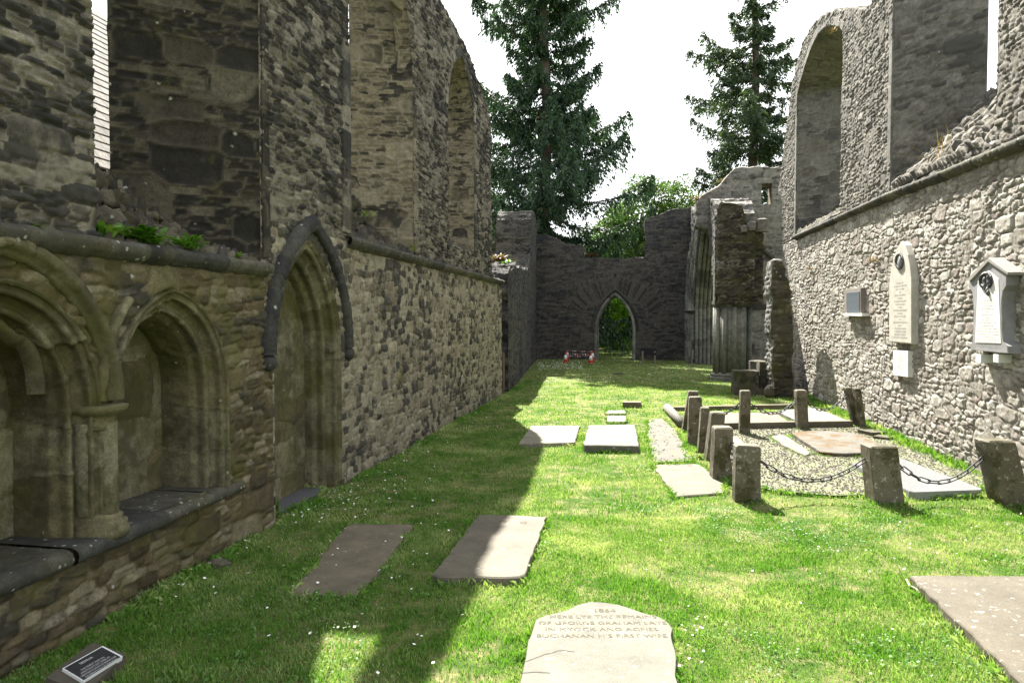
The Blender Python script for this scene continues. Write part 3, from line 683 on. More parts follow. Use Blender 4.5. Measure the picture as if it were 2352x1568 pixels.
# ------------------------------------------------------------------ nave arcade: pier, respond, moulded arch, ragged spandrel
AR = thing('nave_arcade', 'clustered pier and half surviving pointed moulded arch standing right of the far doorway', 'arch', (3.6, 29.3, 0))
XA0, XA1 = 2.95, 4.35; YP0, YP1 = 28.4, 29.9
YA1 = 38.9; ai = arch(28.95, YA1, 3.05, 7.2, 18)
ao = rough([(YP0, 3.0)] + [(YP0, 6.4), (YP0+.6, 6.9), (30.5, 7.3), (32, 7.6), (34, 7.72), (36, 7.8), (39, 8.2), (YG, 8.8), (YG, 0), (YA1, 0), (YA1, 3.05)], .08, .2, 43, lambda a, b: a[1] < 3.1 and b[1] < 3.1 or a[0] > 42 and b[0] > 42)
ao2 = ao + ai[::-1][1:-1] + [(28.95, 3.05)]
stA = dict(stG, seed=191, rel=.07, su=.32, sv=.09)
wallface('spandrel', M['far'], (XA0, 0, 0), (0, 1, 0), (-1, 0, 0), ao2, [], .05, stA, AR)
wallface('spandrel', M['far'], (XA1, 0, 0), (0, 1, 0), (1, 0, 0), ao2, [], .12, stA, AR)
wallface('broken_end', M['mossy'], (0, YP0, 0), (1, 0, 0), (0, -1, 0), rough([(XA0, 2.95), (XA1+.35, 2.95), (XA1+.35, 5.6), (XA1-.3, 6.2), (XA1-.5, 6.75), (XA0+.15, 6.9), (XA0, 6.6)], .06, .15, 3), [], .04, dict(su=.3, sv=.085, seed=193, rel=.14, gap=.14, soft=.45), AR)
v, f = box(((XA0+XA1)/2+.1, YP0+.4, 4.4), (1.7, .6, 2.9)); mk('wall_core', v, f, M['mossy'], AR, attr=np.tile([.3, .3, 0, 1], (len(v), 1)), smooth=False)
tp = [p for p in ao if p[1] > 3.2]
reveal('wall_top', M['far_grey'], [(XA0, a, b) for a, b in tp], [(XA1, a, b) for a, b in tp], .07, dict(stR, rel=.09), AR)
# ribbed soffit
nr = 7; wdt = XA1-XA0; pf = []
for k in range(nr):
    c = XA0+wdt*(k+.5)/nr; hw = wdt/nr*.42
    pf += [(c-hw*math.cos(a), .12*math.sin(a)) for a in np.linspace(0, math.pi, 7)]
pf = np.array(pf); aip, t_ = resample(ai+[(YA1, 0)], .12); T = np.gradient(aip, axis=0); T /= np.linalg.norm(T, axis=1)[:, None]
Nr = np.stack([T[:, 1], -T[:, 0]], 1)
G3 = np.zeros((len(aip), len(pf), 3)); stepin = .16*np.abs(np.linspace(-1, 1, len(pf)))
G3[..., 0] = pf[None, :, 0]
off = pf[:, 1]+.2-stepin
G3[..., 1] = aip[:, None, 0]+Nr[:, None, 0]*off[None]; G3[..., 2] = aip[:, None, 1]+Nr[:, None, 1]*off[None]
surf('moulded_arch', M['rib'], G3, np.repeat(pf[None, :, 0], len(aip), 0), np.repeat(t_[:, None], len(pf), 1), dict(su=9, sv=.5, seed=195, rel=.01, gap=.02, soft=.05), AR, fade=0)
def cluster(cx, cy, wx, wy, z0, z1, n_sh, rs_, name, parent, m):
    parts = [lathe((cx, cy, z0), [(1, 0), (1, z1-z0)], 8, wx*.5, wy*.5, math.pi/8)]
    for k in range(n_sh):
        a = 2*math.pi*k/n_sh; q = 1/max(abs(math.cos(a)), abs(math.sin(a)))**.6
        parts.append(lathe((cx+wx*.5*.93*q*math.cos(a), cy+wy*.5*.93*q*math.sin(a), z0), [(rs_, 0), (rs_, z1-z0)], 10))
    v, f = join(parts); b = np.zeros((len(v), 4)); b[:, 1] = hsh(np.floor(v[:, 0]*3), np.floor(v[:, 1]*3), 5); b[:, 0] = .5
    return mk(name, v, f, m, parent, attr=b)
for (cy, nm) in ((YP0+.75, 'pier'),):
    cx = 3.65; wx, wy = (1.35, 1.35)
    cluster(cx, cy, wx, wy, .3, 2.85, 12, .11, nm, AR, M['rib'])
    v, f = join([lathe((cx, cy, 2.78), [(.62, 0), (.64, .06), (.70, .12), (.78, .2), (.8, .3), (.72, .32)], 8, 1.05, 1.05, math.pi/8)]); mk('capital', v, f, M['rib'], AR, attr=np.tile([.4, .2, 0, 1], (len(v), 1)), smooth=False)
    v, f = join([lathe((cx, cy, -.05), [(.86, 0), (.86, .17), (.8, .2), (.82, .27), (.74, .31), (.7, .36)], 8, 1.08, 1.08, math.pi/8)]); mk('base', v, f, M['rib'], AR, attr=np.tile([.4, .9, 0, 1], (len(v), 1)), smooth=False)
# moulded orders on the face of the far half of the arch, down to the ground
yc = (28.95+YA1)/2
for k in range(8):
    pth = [(p[0]+(k*.36+.1), p[1]+k*.10) for p in ai if p[0] >= yc+.5*k]
    pth = [p for p in pth if p[0] < 42.1]+[(min(YA1+k*.36+.1, 42.1), 2.95)]
    strip('arch_order', M['rib'], pth, .26, .16+.03*k, -1, XA0, AR, dict(stH, seed=230+k), 1, .1, prof='roll')
    strip('jamb_shaft', M['rib'], [(YA1+k*.36+.1, 2.85), (YA1+k*.36+.1, 0)], .26, .16+.03*k, -1, XA0, AR, dict(stH, seed=240+k), 1, .1, prof='roll')
v, f = box((XA0-.12, 40.6, 2.9), (.5, 3.4, .14))
mk('impost_band', v, f, M['rib'], AR, attr=np.tile([.5, .2, 0, 1], (len(v), 1)), smooth=False)
v, f = box(((XA0+XA1)/2, 40.7, 1.5), (1.35, 3.2, 3.1)); mk('respond_core', v, f, M['rib'], AR, attr=np.tile([.5, .35, 0, 1], (len(v), 1)), smooth=False)
v, f = join([lathe((4.25, 28.33, 5.75), [(.16, 0), (.2, .1), (.2, .3), (.1, .36)], 6), lathe((4.62, 28.36, 5.7), [(.24, 0), (.26, .3), (.28, .45), (.12, .5)], 6), lathe((3.95, 28.3, 5.7), [(.12, 0), (.16, .2), (.06, .26)], 6)])
mk('carved_block', v, f, M['far_grey'], AR, attr=np.tile([.5, .9, 0, 1], (len(v), 1)), smooth=False)

# ------------------------------------------------------------------ tower wall behind the pier
YT = 31.2
TW = thing('tower_wall', 'grey tower wall with a small square window, rising behind the pier on the right', 'tower', (6, YT, 0))
def TP(px, py): return WY(px, py, YT)
to = [(TP(1660, 900)[0], -.1), (TP(1840, 900)[0], -.1), TP(1840, 384), TP(1812, 380), TP(1790, 383), TP(1762, 384), TP(1735, 383), TP(1705, 384), TP(1690, 386), TP(1678, 396), TP(1664, 412), TP(1652, 428), TP(1630, 440), TP(1612, 450), TP(1600, 466), TP(1600, 520), TP(1660, 530)]
to = rough(to, .06, .18, 53, lambda a, b: a[1] < 0 and b[1] < 0)
tw0, tw1 = TP(1749, 470), TP(1773, 421)
TH = [(tw0[0], tw0[1]), (tw0[0], tw1[1]), (tw1[0], tw1[1]), (tw1[0], tw0[1])]
stT = dict(su=.42, sv=.13, seed=201, rel=.035, big=(.6, .25, .1), gap=.14, soft=.3)
wallface('masonry_face', M['far_grey'], (0, YT, 0), (1, 0, 0), (0, -1, 0), to, [TH], .045, stT, TW)
wallface('back_face', M['far_grey'], (0, YT+.9, 0), (1, 0, 0), (0, 1, 0), to, [TH], .15, stT, TW)
tp = [p for p in to if p[1] > .3]
reveal('wall_top', M['far_grey'], [(a, YT, b) for a, b in tp], [(a, YT+.9, b) for a, b in tp], .08, dict(stR, rel=.07), TW, flip=-1)
reveal('window', M['reveal'], [(a, YT, b) for a, b in TH+TH[:1]], [(a, YT+.9, b) for a, b in TH+TH[:1]], .06, stT, TW)
l0, l1 = TP(1722, 548), TP(1790, 606)
v, f = box(((l0[0]+l1[0])/2, YT-.06, (l0[1]+l1[1])/2), (math.dist(l0, l1), .16, .1), (0, -math.atan2(l1[1]-l0[1], l1[0]-l0[0]), 0))
mk('roof_scar', v, f, M['string'], TW, attr=np.tile([.4, .2, 0, 1], (8, 1)), smooth=False)

# ------------------------------------------------------------------ broken chancel jamb, drums
JB = thing('broken_jamb', 'tall mossy broken stone jamb with sunlit edge, standing against the right wall end', 'wall stub', (4.5, 23.3, 0))
jo = rough([(4.04, -.1), (4.62, -.1), (4.66, 1.4), (4.6, 2.6), (4.52, 3.4), (4.42, 3.9), (4.3, 4.15), (4.1, 4.2), (4.04, 4.0), (3.98, 3.3), (4.06, 3.0), (4.05, 1.2), (4.1, .6)], .06, .15, 63, lambda a, b: a[1] < 0 and b[1] < 0)
Yj = 22.9
stJ = dict(su=.32, sv=.15, seed=211, rel=.07, gap=.13, soft=.4)
wallface('masonry_face', M['mossy'], (0, Yj, 0), (1, 0, 0), (0, -1, 0), jo, [], .035, stJ, JB)
wallface('back_face', M['mossy'], (0, Yj+1.0, 0), (1, 0, 0), (0, 1, 0), jo, [], .1, stJ, JB)
tp = [p for p in jo if p[1] > -.2]
reveal('masonry_side', M['far_grey'], [(a, Yj, b) for a, b in tp[1:]+tp[:1]], [(a, Yj+1.0, b) for a, b in tp[1:]+tp[:1]], .045, stJ, JB, flip=-1)
rstone = stonemat('fallen_dressed_stone', [(.07, .06, .045), (.1, .09, .065), (.14, .13, .1)], (.05, .05, .04), dark_amt=(.5, .62), lichen=.5, moss=(.07, .075, .02), moss_amt=(.5, .65), dscale=2, bump=1)
def rstones(name, label, cat, parts, group=None, m=None):
    v, f = join(parts); c = v.mean(0)
    v = v+.012*(rs.rand(*v.shape)-.5)
    return mk(name, v, f, m or rstone, attr=np.tile([.5, .5, 0, 1], (len(v), 1)), smooth=False, loc=(c[0], c[1], v[:, 2].min()), label=label, cat=cat, group=group)
q = G(1735, 905)
rstones('stone_block', 'square dressed block on a stepped base beside the mossy jamb', 'stone', [box((q[0]-.28, q[1]+.35, .42), (.75, .8, .62)), box((q[0]+.1, q[1]+.35, .06), (1.5, 1.0, .14)), box((q[0]+.1, q[1]+.35, .11+.04), (1.4, .95, .06))])
rstones('stone_drum', 'round pale topped column drum stacked behind the square block', 'stone', [lathe((q[0]+.38, q[1]+1.3, -.02), [(.4, 0), (.4, 1.0), (.37, 1.02)], 18)])
rstones('stone_block', 'taller dark block between the drum and the mossy jamb', 'stone', [box((q[0]+.42, q[1]+.45, .55), (.55, .6, .95))])
rstones('rubble_stone', 'small worn boulder at the foot of the mossy jamb', 'stone', [lathe((*G(1768, 912)[:2], -.02), [(.12, 0), (.17, .1), (.15, .3), (.08, .38)], 7)])

# ------------------------------------------------------------------ outbuilding beyond the first window
HB = thing('outbuilding', 'slate roofed stone building glimpsed through the narrow gap at top left', 'building', (-12, 14, 0))
XH = -10.
def hq(pts, name, m): return mk(name, [p for p in pts], [tuple(range(len(pts)))], m, HB, attr=np.tile([.5, .6, 0, 1], (len(pts), 1)), smooth=False)
wallface('wall', M['right'], (XH, 0, 0), (0, 1, 0), (1, 0, 0), [(6, -.1), (24, -.1), (24, 5.2), (6, 5.2)], [], .06, stRu, HB)
v, f = box((-14, 15, 2.5), (7.8, 17.9, 5.2)); mk('wall_mass', v, f, M['far_grey'], HB, attr=np.tile([.5, .5, 0, 1], (8, 1)), smooth=False)
rn, _ = resample([[-9.7, 5.15], [-14, 10.4]], .27); n = len(rn); parts = []
for k in range(n-1):
    yy = 5.8; j = 0
    while yy < 24.2:
        wd = .28+.14*hsh(k, j, 77).item()
        a, b = rn[k], rn[k+1]; lift = .02
        parts.append(([[a[0], yy, a[1]+.035], [a[0], yy+wd-.012, a[1]+.035], [b[0], yy+wd-.012, b[1]+.01], [b[0], yy, b[1]+.01], [a[0], yy, a[1]], [a[0], yy+wd-.012, a[1]]], [(0, 1, 2, 3), (0, 4, 5, 1)]))
        yy += wd; j += 1
v, f = join(parts); b = np.zeros((len(v), 4)); b[:, 1] = np.repeat(rs.rand(len(v)//6), 6); b[:, 0] = .5
mk('roof', v, f, stonemat('stone_slates', [(.2, .18, .15), (.27, .25, .21), (.34, .31, .26), (.3, .28, .25)], (.1, .1, .1), dark_amt=(.6, .8), val=.42), HB, attr=b, smooth=False)
mk('roof_slope', [[-9.72, 5.8, 5.1], [-9.72, 24.2, 5.1], [-14, 24.2, 10.36], [-14, 5.8, 10.36], [-18.3, 24.2, 5.1], [-18.3, 5.8, 5.1]], [(0, 1, 2, 3), (3, 2, 4, 5)], plain('dark_slate', (.06, .055, .05)), HB, smooth=False)

# ------------------------------------------------------------------ slabs
def slab(name, label, pts, h, m, cat='gravestone', z=0, group=None, jit=.012, top_scale=.985, world=False):
    P = np.array([(p if world else G(*p, h)[:2]) for p in pts], float)
    P2, _ = resample(np.r_[P, P[:1]], .12); P2 = P2[:-1]; P2 = P2+jit*(rs.rand(*P2.shape)-.5)*2
    c = P2.mean(0); n = len(P2); V = []
    for (s, zz) in ((1., -.05), (1., h-.012), (top_scale, h)):
        for p in P2: V.append([*(c+(p-c)*s), zz+z])
    F = [(i, (i+1) % n, n*k+n+(i+1) % n, n*k+n+i) if k == 0 else (n*k+i, n*k+(i+1) % n, n*k+n+(i+1) % n, n*k+n+i) for k in range(2) for i in range(n)]
    F.append(tuple(2*n+i for i in range(n)))
    if z == 0: MASK.append(P2)
    return mk(name, V, F, m, loc=(c[0], c[1], 0), smooth=False, label=label, cat=cat, group=group)
m_sl = slabmat('worn_sandstone_slab', (.13, .11, .075), moss=(.07, .065, .03), amt=.66, spots=.1)
m_sl2 = slabmat('pale_pitted_slab', (.11, .097, .07), spots=.1)
m_sl3 = slabmat('pale_lettered_slab', (.11, .106, .083), spots=.3, darkspot=False)
m_sl4 = slabmat('speckled_brown_slab', (.085, .073, .052), spots=.22)
m_slm = slabmat('moss_grown_slab', (.09, .082, .065), moss=(.07, .036, .002), amt=.5, spots=.1)
m_slg = slabmat('grey_smooth_slab', (.12, .117, .108), spots=.1, darkspot=False)
T = thing
def letters(txt, m, origin, ex, ey, size, parent, name='inscription', lift=.002, align='CENTER', depth=.0, spacing=1., worn=0):
    """flat carved lettering; ex, ey unit vectors of reading direction and up"""
    cu = bpy.data.curves.new(name, 'FONT'); cu.body = txt; cu.size = size; cu.align_x = align; cu.align_y = 'CENTER'
    cu.extrude = depth; cu.space_line = spacing; cu.resolution_u = 2
    ob = bpy.data.objects.new('tmp', cu); COL.objects.link(ob)
    bpy.context.view_layer.update()
    me = bpy.data.meshes.new_from_object(ob.evaluated_get(bpy.context.evaluated_depsgraph_get()))
    bpy.data.objects.remove(ob)
    ex = Vector(ex).normalized(); ey = Vector(ey).normalized(); ez = ex.cross(ey)
    Mx = Matrix((ex, ey, ez)).transposed().to_4x4(); Mx.translation = Vector(origin)+ez*lift
    base = Vector(WL[parent.name]) if parent is not None else Vector((0, 0, 0))
    Mx.translation = Mx.translation-base
    if worn:
        import bmesh
        b_ = bmesh.new(); b_.from_mesh(me); bmesh.ops.triangulate(b_, faces=b_.faces[:])
        rq = random.Random(len(txt)); kill = [f_ for f_ in b_.faces if rq.random() < worn]
        bmesh.ops.delete(b_, geom=kill, context='FACES'); b_.to_mesh(me); b_.free()
    me.transform(Mx); me.materials.clear(); me.materials.append(m)
    o = bpy.data.objects.new(name, me); COL.objects.link(o); o.parent = parent; WL[o.name] = np.array(base); return o
ink = plain('carved_letter_moss', (.08, .07, .045), .95, var=.4, scale=60)
slab('ledger_stone', 'long narrow sunken grave slab lying wholly in the shade', [(800, 1200), (880, 1203), (952, 1203), (905, 1265), (825, 1365), (665, 1362), (740, 1275)], .03, m_sl)
o = slab('ledger_stone', 'grave slab half in shade half in sun with letters M and G', [(1100, 1180), (1255, 1185), (1205, 1325), (990, 1322)], .06, m_sl2)
c0 = G(1178, 1199, .06); ex0 = G(1255, 1185, .06)-G(1100, 1180, .06)
letters('M    G', ink, c0, ex0, np.array([-ex0[1], ex0[0], 0]), .13, o)
hp = [(1180, 1640), (1188, 1575), (1228, 1422), (1240, 1413), (1262, 1409), (1292, 1404), (1318, 1391), (1345, 1382), (1375, 1380), (1405, 1383), (1440, 1390), (1470, 1404), (1500, 1413), (1530, 1418), (1543, 1436), (1558, 1575), (1563, 1640)]
o = slab('headstone', 'pale flat headstone with shaped top and inscription, lying in sunlit grass at bottom centre', hp, .07, m_sl3, top_scale=.99)
ex0 = G(1545, 1440, .07)-G(1222, 1440, .07); ex0[2] = 0; exn = ex0/np.linalg.norm(ex0); eyn = np.array([-exn[1], exn[0], 0])
for txt, px, py, sz_ in (('1864', 1388, 1402, .1), ('HERE LYE THE REMAINS', 1385, 1416, .085), ('OF GEORGE GRAHAM LATE', 1384, 1430.5, .085), ('IN MYOCK AND AGNES', 1382, 1445, .085), ('BUCHANAN HIS FIRST WIFE', 1382, 1460, .083)):
    letters(txt, ink, G(px, py, .07), exn, eyn, sz_*.93, o, worn=.13)
def crack(px, parent, z, wd=.006):
    P = np.array([G(a, b, z) for a, b in px]); P2, _ = resample(P, .04); P2[:, :2] += .008*(rs.rand(len(P2), 2)-.5)
    T_ = np.gradient(P2, axis=0); T_ /= np.linalg.norm(T_, axis=1)[:, None]; Nn2 = np.stack([-T_[:, 1], T_[:, 0], T_[:, 0]*0], 1)
    ww = wd*(.3+rs.rand(len(P2)))[:, None]
    V = np.concatenate([P2-Nn2*ww, P2+Nn2*ww]); V[:, 2] = z+.002; n = len(P2)
    mk('crack', V, [(i, i+1, n+i+1, n+i) for i in range(n-1)], plain('crack_shade', (.05, .045, .035)), parent, smooth=False)
crack([(1207, 1518), (1240, 1506), (1290, 1492), (1320, 1496)], o, .07, .004)
crack([(1196, 1545), (1220, 1542), (1262, 1545)], o, .07)
slab('ledger_stone', 'large brown speckled slab cut by the right edge of the lawn', [(2088, 1320), (2300, 1321), (2480, 1323), (2640, 1640), (2420, 1640), (2340, 1560), (2210, 1435)], .09, m_sl4)
o2 = slab('ledger_stone', 'low slab crossed by the shadow edge, left of the thick slab', [(1220, 977), (1332, 977), (1320, 1015), (1190, 1019)], .06, slabmat('orange_lichened_slab', (.18, .165, .12), moss=(.16, .11, .02), amt=.6))
slab('ledger_stone', 'thick raised pale slab beside the worn gravel strip', [(1352, 976), (1458, 974), (1468, 1023), (1339, 1021)], .14, m_sl3)
slab('stepping_stone', 'small square pale slab just behind the thick slab', [(1396, 954), (1437, 954), (1439, 968), (1393, 968)], .04, m_sl3, cat='stone')
slab('stepping_stone', 'farther of the two small flush pale slabs, grass over its front', [(1392, 942), (1436, 941), (1438, 949), (1391, 950)], .02, m_sl3, cat='stone')
slab('kerb_block', 'dark fronted low oblong block alone in the sunlit lawn', [(1431, 921), (1472, 921), (1473, 923.5), (1430, 923.5)], .14, m_sl, cat='stone')
slab('floor_stone', 'small dark stone lying far off in the shaded grass', [(1410, 855), (1431, 855), (1432, 858), (1409, 858)], .03, rstone, cat='stone')
slab('threshold_slab', 'bluish slab at the foot of the blocked pointed doorway', [(640, 1135), (690, 1119), (752, 1121), (700, 1150), (640, 1178)], .02, plain('blue_slate', (.09, .09, .10), .6, .5, .2, 8))
og = slab('ledger_stone', 'sunken slab with initials at the end of the gravel strip', [(1499, 1067), (1605, 1064), (1660, 1108), (1668, 1130), (1550, 1140)], .02, m_sl2)
letters('I R G I G', ink, G(1556, 1068, .02), (1, 0, 0), (0, 1, 0), .13, og)
m_moss2 = slabmat('partly_mossed_slab', (.15, .13, .1), moss=(.1, .08, .02), amt=.6)
slab('ledger_stone', 'wide slab thick with orange brown moss, inside the chained plot', [(1818, 992), (1870, 988), (1946, 991), (1985, 1000), (2018, 1018), (1998, 1038), (1940, 1040), (1886, 1037), (1862, 1022), (1836, 1006)], .1, m_slm)
slab('grave_cover', 'narrow tapering reddish slab left of the mossy slab', [(1772, 1002), (1800, 998), (1815, 1006), (1862, 1040), (1850, 1046), (1800, 1022)], .06, m_moss2)
slab('grave_cover', 'narrow slab close behind the nearest corner post', [(1655, 1004), (1690, 1000), (1730, 1036), (1700, 1050), (1662, 1030)], .06, m_moss2)
slab('ledger_stone', 'reddish grave slab behind the rear post and chain', [(1660, 948), (1780, 946), (1810, 966), (1760, 972), (1655, 973)], .12, slabmat('pinkish_slab', (.11, .088, .07), moss=(.12, .09, .025), amt=.6))
slab('ledger_stone', 'smooth grey slab behind the rear chain by the right wall', [(1784, 943), (1868, 934), (1952, 967), (1842, 971)], .12, m_slg)
def kerb(name, label, a, b, w_, h, m, z=0.):
    A = G(*a, 0)[:2]; B = G(*b, 0)[:2]; d = (B-A)/np.linalg.norm(B-A); n = np.array([-d[1], d[0]])*w_
    slab(name, label, [A, B, B+n, A+n], h, m, cat='kerb', world=True)
kerb('plot_kerb', 'long low stone kerb in front of the rear grave slabs', (1640, 989), (1962, 983), .16, .16, m_sl2)
kerb('plot_kerb', 'far kerb edging the rear grave plot against the lawn', (1528, 944), (1826, 937), .14, .1, m_sl)
A = G(1532, 942); B = G(1568, 982)
v, f = tube([A+[0, 0, .07], (A+B)/2+[0, 0, .08], B+[0, 0, .07]], .11, 10)
mk('plot_kerb', v, f, m_sl3, loc=(A[0], A[1], 0), label='rounded pale kerb running along the left end of the rear plot', cat='kerb')
# polished granite
pts = [(1956, 1064), (2063, 1049), (2262, 1124), (2094, 1130)]
gran, t, p = newmat('polished_grey_granite')
c = mixc(t, mapr(t, noise(t, 140, 3, .7), .4, .6), (.1, .105, .11), (.27, .275, .28)); t.links.new(c, p.inputs['Base Color']); p.inputs['Roughness'].default_value = .16; p.inputs['Specular IOR Level'].default_value = .9
slab('granite_slab', 'new smooth polished grey granite slab behind the front chain', pts, .1, gran, jit=0, top_scale=.995)

# ------------------------------------------------------------------ worn gravel strip and plot
def sheet(name, px, z, m, kind='structure'):
    P = np.array([G(*p)[:2] for p in px]); P2, _ = resample(np.r_[P, P[:1]], .25); P2 = P2[:-1]; P2 = P2+.07*(rs.rand(*P2.shape)-.5)
    mk(name, np.c_[P2, np.full(len(P2), z)], [tuple(range(len(P2)))], m, kind=kind, smooth=False); return P2
gm, t, p = newmat('trodden_gravel')
c = mixc(t, mapr(t, noise(t, 50, 5, .8), .3, .7), (.1, .092, .07), (.21, .2, .155)); c = mixc(t, mapr(t, noise(t, 6, 6, .7), .44, .6, 0, .8), c, (.13, .16, .05))
t.links.new(c, p.inputs['Base Color']); p.inputs['Roughness'].default_value = .95
bm_ = nd(t, 'ShaderNodeBump', i_Strength=1., i_Distance=.02); t.links.new(noise(t, 60, 3, .8), bm_.inputs['Height']); t.links.new(bm_.outputs[0], p.inputs['Normal'])
path_poly = sheet('path', [(1492, 966), (1520, 962), (1545, 985), (1590, 1062), (1505, 1066), (1488, 1010)], .034, slabmat('trodden_beige_earth', (.08, .073, .056), spots=0, darkspot=False, moss=(.12, .15, .04), amt=.56))
plot_poly = sheet('gravel_plot', [(1690, 1120), (1645, 1050), (1630, 985), (1960, 978), (2080, 1010), (2260, 1085), (2290, 1128), (2100, 1138), (1900, 1142)], .03, gm)
# loose pebbles
def pebbles(poly, n, seed):
    r_ = np.random.RandomState(seed); lo_, hi = poly.min(0), poly.max(0); P = lo_+(hi-lo_)*r_.rand(n*3, 2)
    P = P[inpoly(P[:, 0], P[:, 1], poly)][:n]
    for q_ in MASK: P = P[~inpoly(P[:, 0], P[:, 1], q_)]
    k = len(P); o8 = np.array([[1, 0, 0], [-1, 0, 0], [0, 1, 0], [0, -1, 0], [0, 0, 1], [0, 0, -1.]])
    V = o8[None]*(.008+.014*r_.rand(k, 6, 1))*np.array([1, 1, .6])+np.c_[P, np.full(k, .04)][:, None]
    F = np.array([(0, 2, 4), (2, 1, 4), (1, 3, 4), (3, 0, 4), (2, 0, 5), (1, 2, 5), (3, 1, 5), (0, 3, 5)])
    return V.reshape(-1, 3), (F[None]+6*np.arange(k)[:, None, None]).reshape(-1, 3), np.repeat(r_.rand(k, 4), 6, 0)
v1, f1, c1 = pebbles(plot_poly, 8000, 5); v2, f2, c2 = pebbles(path_poly, 60, 6)
c1[:, 2] = 0; c2[:, 2] = 0
mk('gravel', np.r_[v1, v2], np.r_[f1, f2+len(v1)], stonemat('pebbles', [(.08, .072, .055), (.12, .11, .085), (.2, .185, .15), (.15, .125, .095)], (.1, .1, .1), dark_amt=(.7, .8)), attr=np.r_[c1, c2], smooth=False, kind='stuff')

# ------------------------------------------------------------------ posts and chains
pm = slabmat('mossy_lichened_post', (.11, .095, .065), spot=(.3, .3, .25), moss=(.04, .037, .011), amt=.5, spots=.45)
def post(label, bx, by, tx, ty, w_, d_, rot=0., name='stone_post'):
    B = G(bx, by); dist = B@np.array([-math.sin(YAW), math.cos(YAW), 0])
    Tp = CAM_H+ (732-ty)/FPX*dist; sh = (tx-bx)/FPX*dist
    B = B+np.array([0, d_*.5, 0]); z0 = -.1
    V = []; sec = [(0, 1.), (.25, 1.), (.5, .985), (.75, .975), (.93, .965), (.98, .95), (1., .82)]
    cz, s_ = math.cos(rot), math.sin(rot); H_ = Tp
    for q_, k in sec:
        for cx, cy in ((-1, -1), (-.86, -1), (.86, -1), (1, -1), (1, -.86), (1, .86), (1, 1), (.86, 1), (-.86, 1), (-1, 1), (-1, .86), (-1, -.86)):
            cx2, cy2 = (cx*.97 if abs(cx) == 1 and abs(cy) == 1 else cx, cy*.97 if abs(cx) == 1 and abs(cy) == 1 else cy)
            x = cx2*w_/2*k; y = cy2*d_/2*k
            V.append([B[0]+x*cz-y*s_+sh*q_*math.cos(YAW), B[1]+x*s_+y*cz+sh*q_*math.sin(YAW)*.3, z0+(H_-z0)*q_+rs.rand()*.006])
    n = 12; F = [(n*k+i, n*k+(i+1) % n, n*k+n+(i+1) % n, n*k+n+i) for k in range(len(sec)-1) for i in range(n)]
    F.append(tuple((len(sec)-1)*n+i for i in range(n)))
    V = np.array(V)+.006*(rs.rand(len(V), 3)-.5)
    o = mk(name, V, F, pm, loc=(B[0], B[1], 0), smooth=False, label=label, cat='post', group='squat stone posts round the grave plot')
    MASK.append(np.array([[B[0]-w_/2, B[1]-d_/2], [B[0]+w_/2, B[1]-d_/2], [B[0]+w_/2, B[1]+d_/2], [B[0]-w_/2, B[1]+d_/2]]))
    c = np.array([B[0]+sh*.75, B[1], H_*.72]); return c, w_
P = {}
P[1] = post('squat green post at the near left corner of the chained plot', 1717, 1152, 1717, 1026, .33, .24, .05)
P[2] = post('post with pale lichen patch, second in the left row', 1657, 1103, 1661, 984, .28, .3, .1)
P[3] = post('leaning post, third from the front in the left row', 1636, 1056, 1649, 949, .24, .3, .05)
P[4] = post('thin post peeping out left of the leaning third post', 1613, 1040, 1620, 938, .16, .26, .0)
P[5] = post('upright post in front of the leaning rear left post', 1595, 1018, 1597, 913, .25, .24, 0)
P[6] = post('farthest post of the left row, leaning strongly to the right', 1577, 990, 1593, 899, .22, .24, 0)
P[7] = post('white spotted post with dark hollow at its foot, in the rear row', 1711, 1000, 1712, 898, .21, .22, 0)
P[8] = post('speckled post in the middle of the rear row', 1845, 989, 1840, 897, .23, .22, .1)
P[9] = post('rear post leaning left near the right wall', 1974, 981, 1950, 891, .17, .2, .1)
P[10] = post('last rear post, slimmest and closest to the right wall', 1985, 985, 1969, 893, .13, .2, .1)
P[11] = post('sturdy dark post at the middle of the near row', 2044, 1158, 2026, 1028, .37, .34, .1)
P[12] = post('leaning dark post at the right end of the near row', 2340, 1165, 2297, 1016, .36, .34, .12)
iron = plain('dark_iron', (.035, .035, .038), .55, .4, .3, 60, .3, .4)
lk, _ = resample([(x, y) for x, y in [(-.075, -.02), (-.068, -.027), (.068, -.027), (.075, -.02), (.075, .02), (.068, .027), (-.068, .027), (-.075, .02), (-.075, -.02)]], .014)
lv, lf = tube(np.c_[lk[:-1], np.zeros(len(lk)-1)], .0085, 6, closed=True)
link0 = None
def chain(label, a, b, sag):
    global link0
    a = np.array(a); b = np.array(b); t_ = np.linspace(0, 1, 200); pth = a[None]*(1-t_)[:, None]+b[None]*t_[:, None]; pth[:, 2] -= sag*4*t_*(1-t_)
    q_, s = resample(pth, .118); r_ = thing('iron_chain', label, 'chain', tuple((a+b)/2-[0, 0, sag]), 'iron chains slung between the stone posts')
    for k in range(len(q_)-1):
        mid = (q_[k]+q_[k+1])/2; d = Vector(q_[k+1]-q_[k]).normalized()
        if link0 is None:
            me = mk('link', lv, lf, iron); o = me; link0 = me
        else: o = link0.copy(); COL.objects.link(o)
        o.parent = r_; R0 = d.to_track_quat('X', 'Z').to_matrix().to_4x4() @ Matrix.Rotation(math.pi/2*(k % 2)+.35, 4, 'X')
        R0.translation = Vector(mid)-Vector(r_.location); o.matrix_basis = R0
        o.name = 'link'
def anch(i, dx, dy=0, dz=0): return P[i][0]+np.array([dx*P[i][1]/2, dy, dz])
chain('heavy chain sagging between the two nearest green posts', anch(1, 1.02), anch(11, -1.02), .27)
chain('heavy chain touching down before the granite slab', anch(11, 1.02), anch(12, -1.02, 0, -.02), .30)
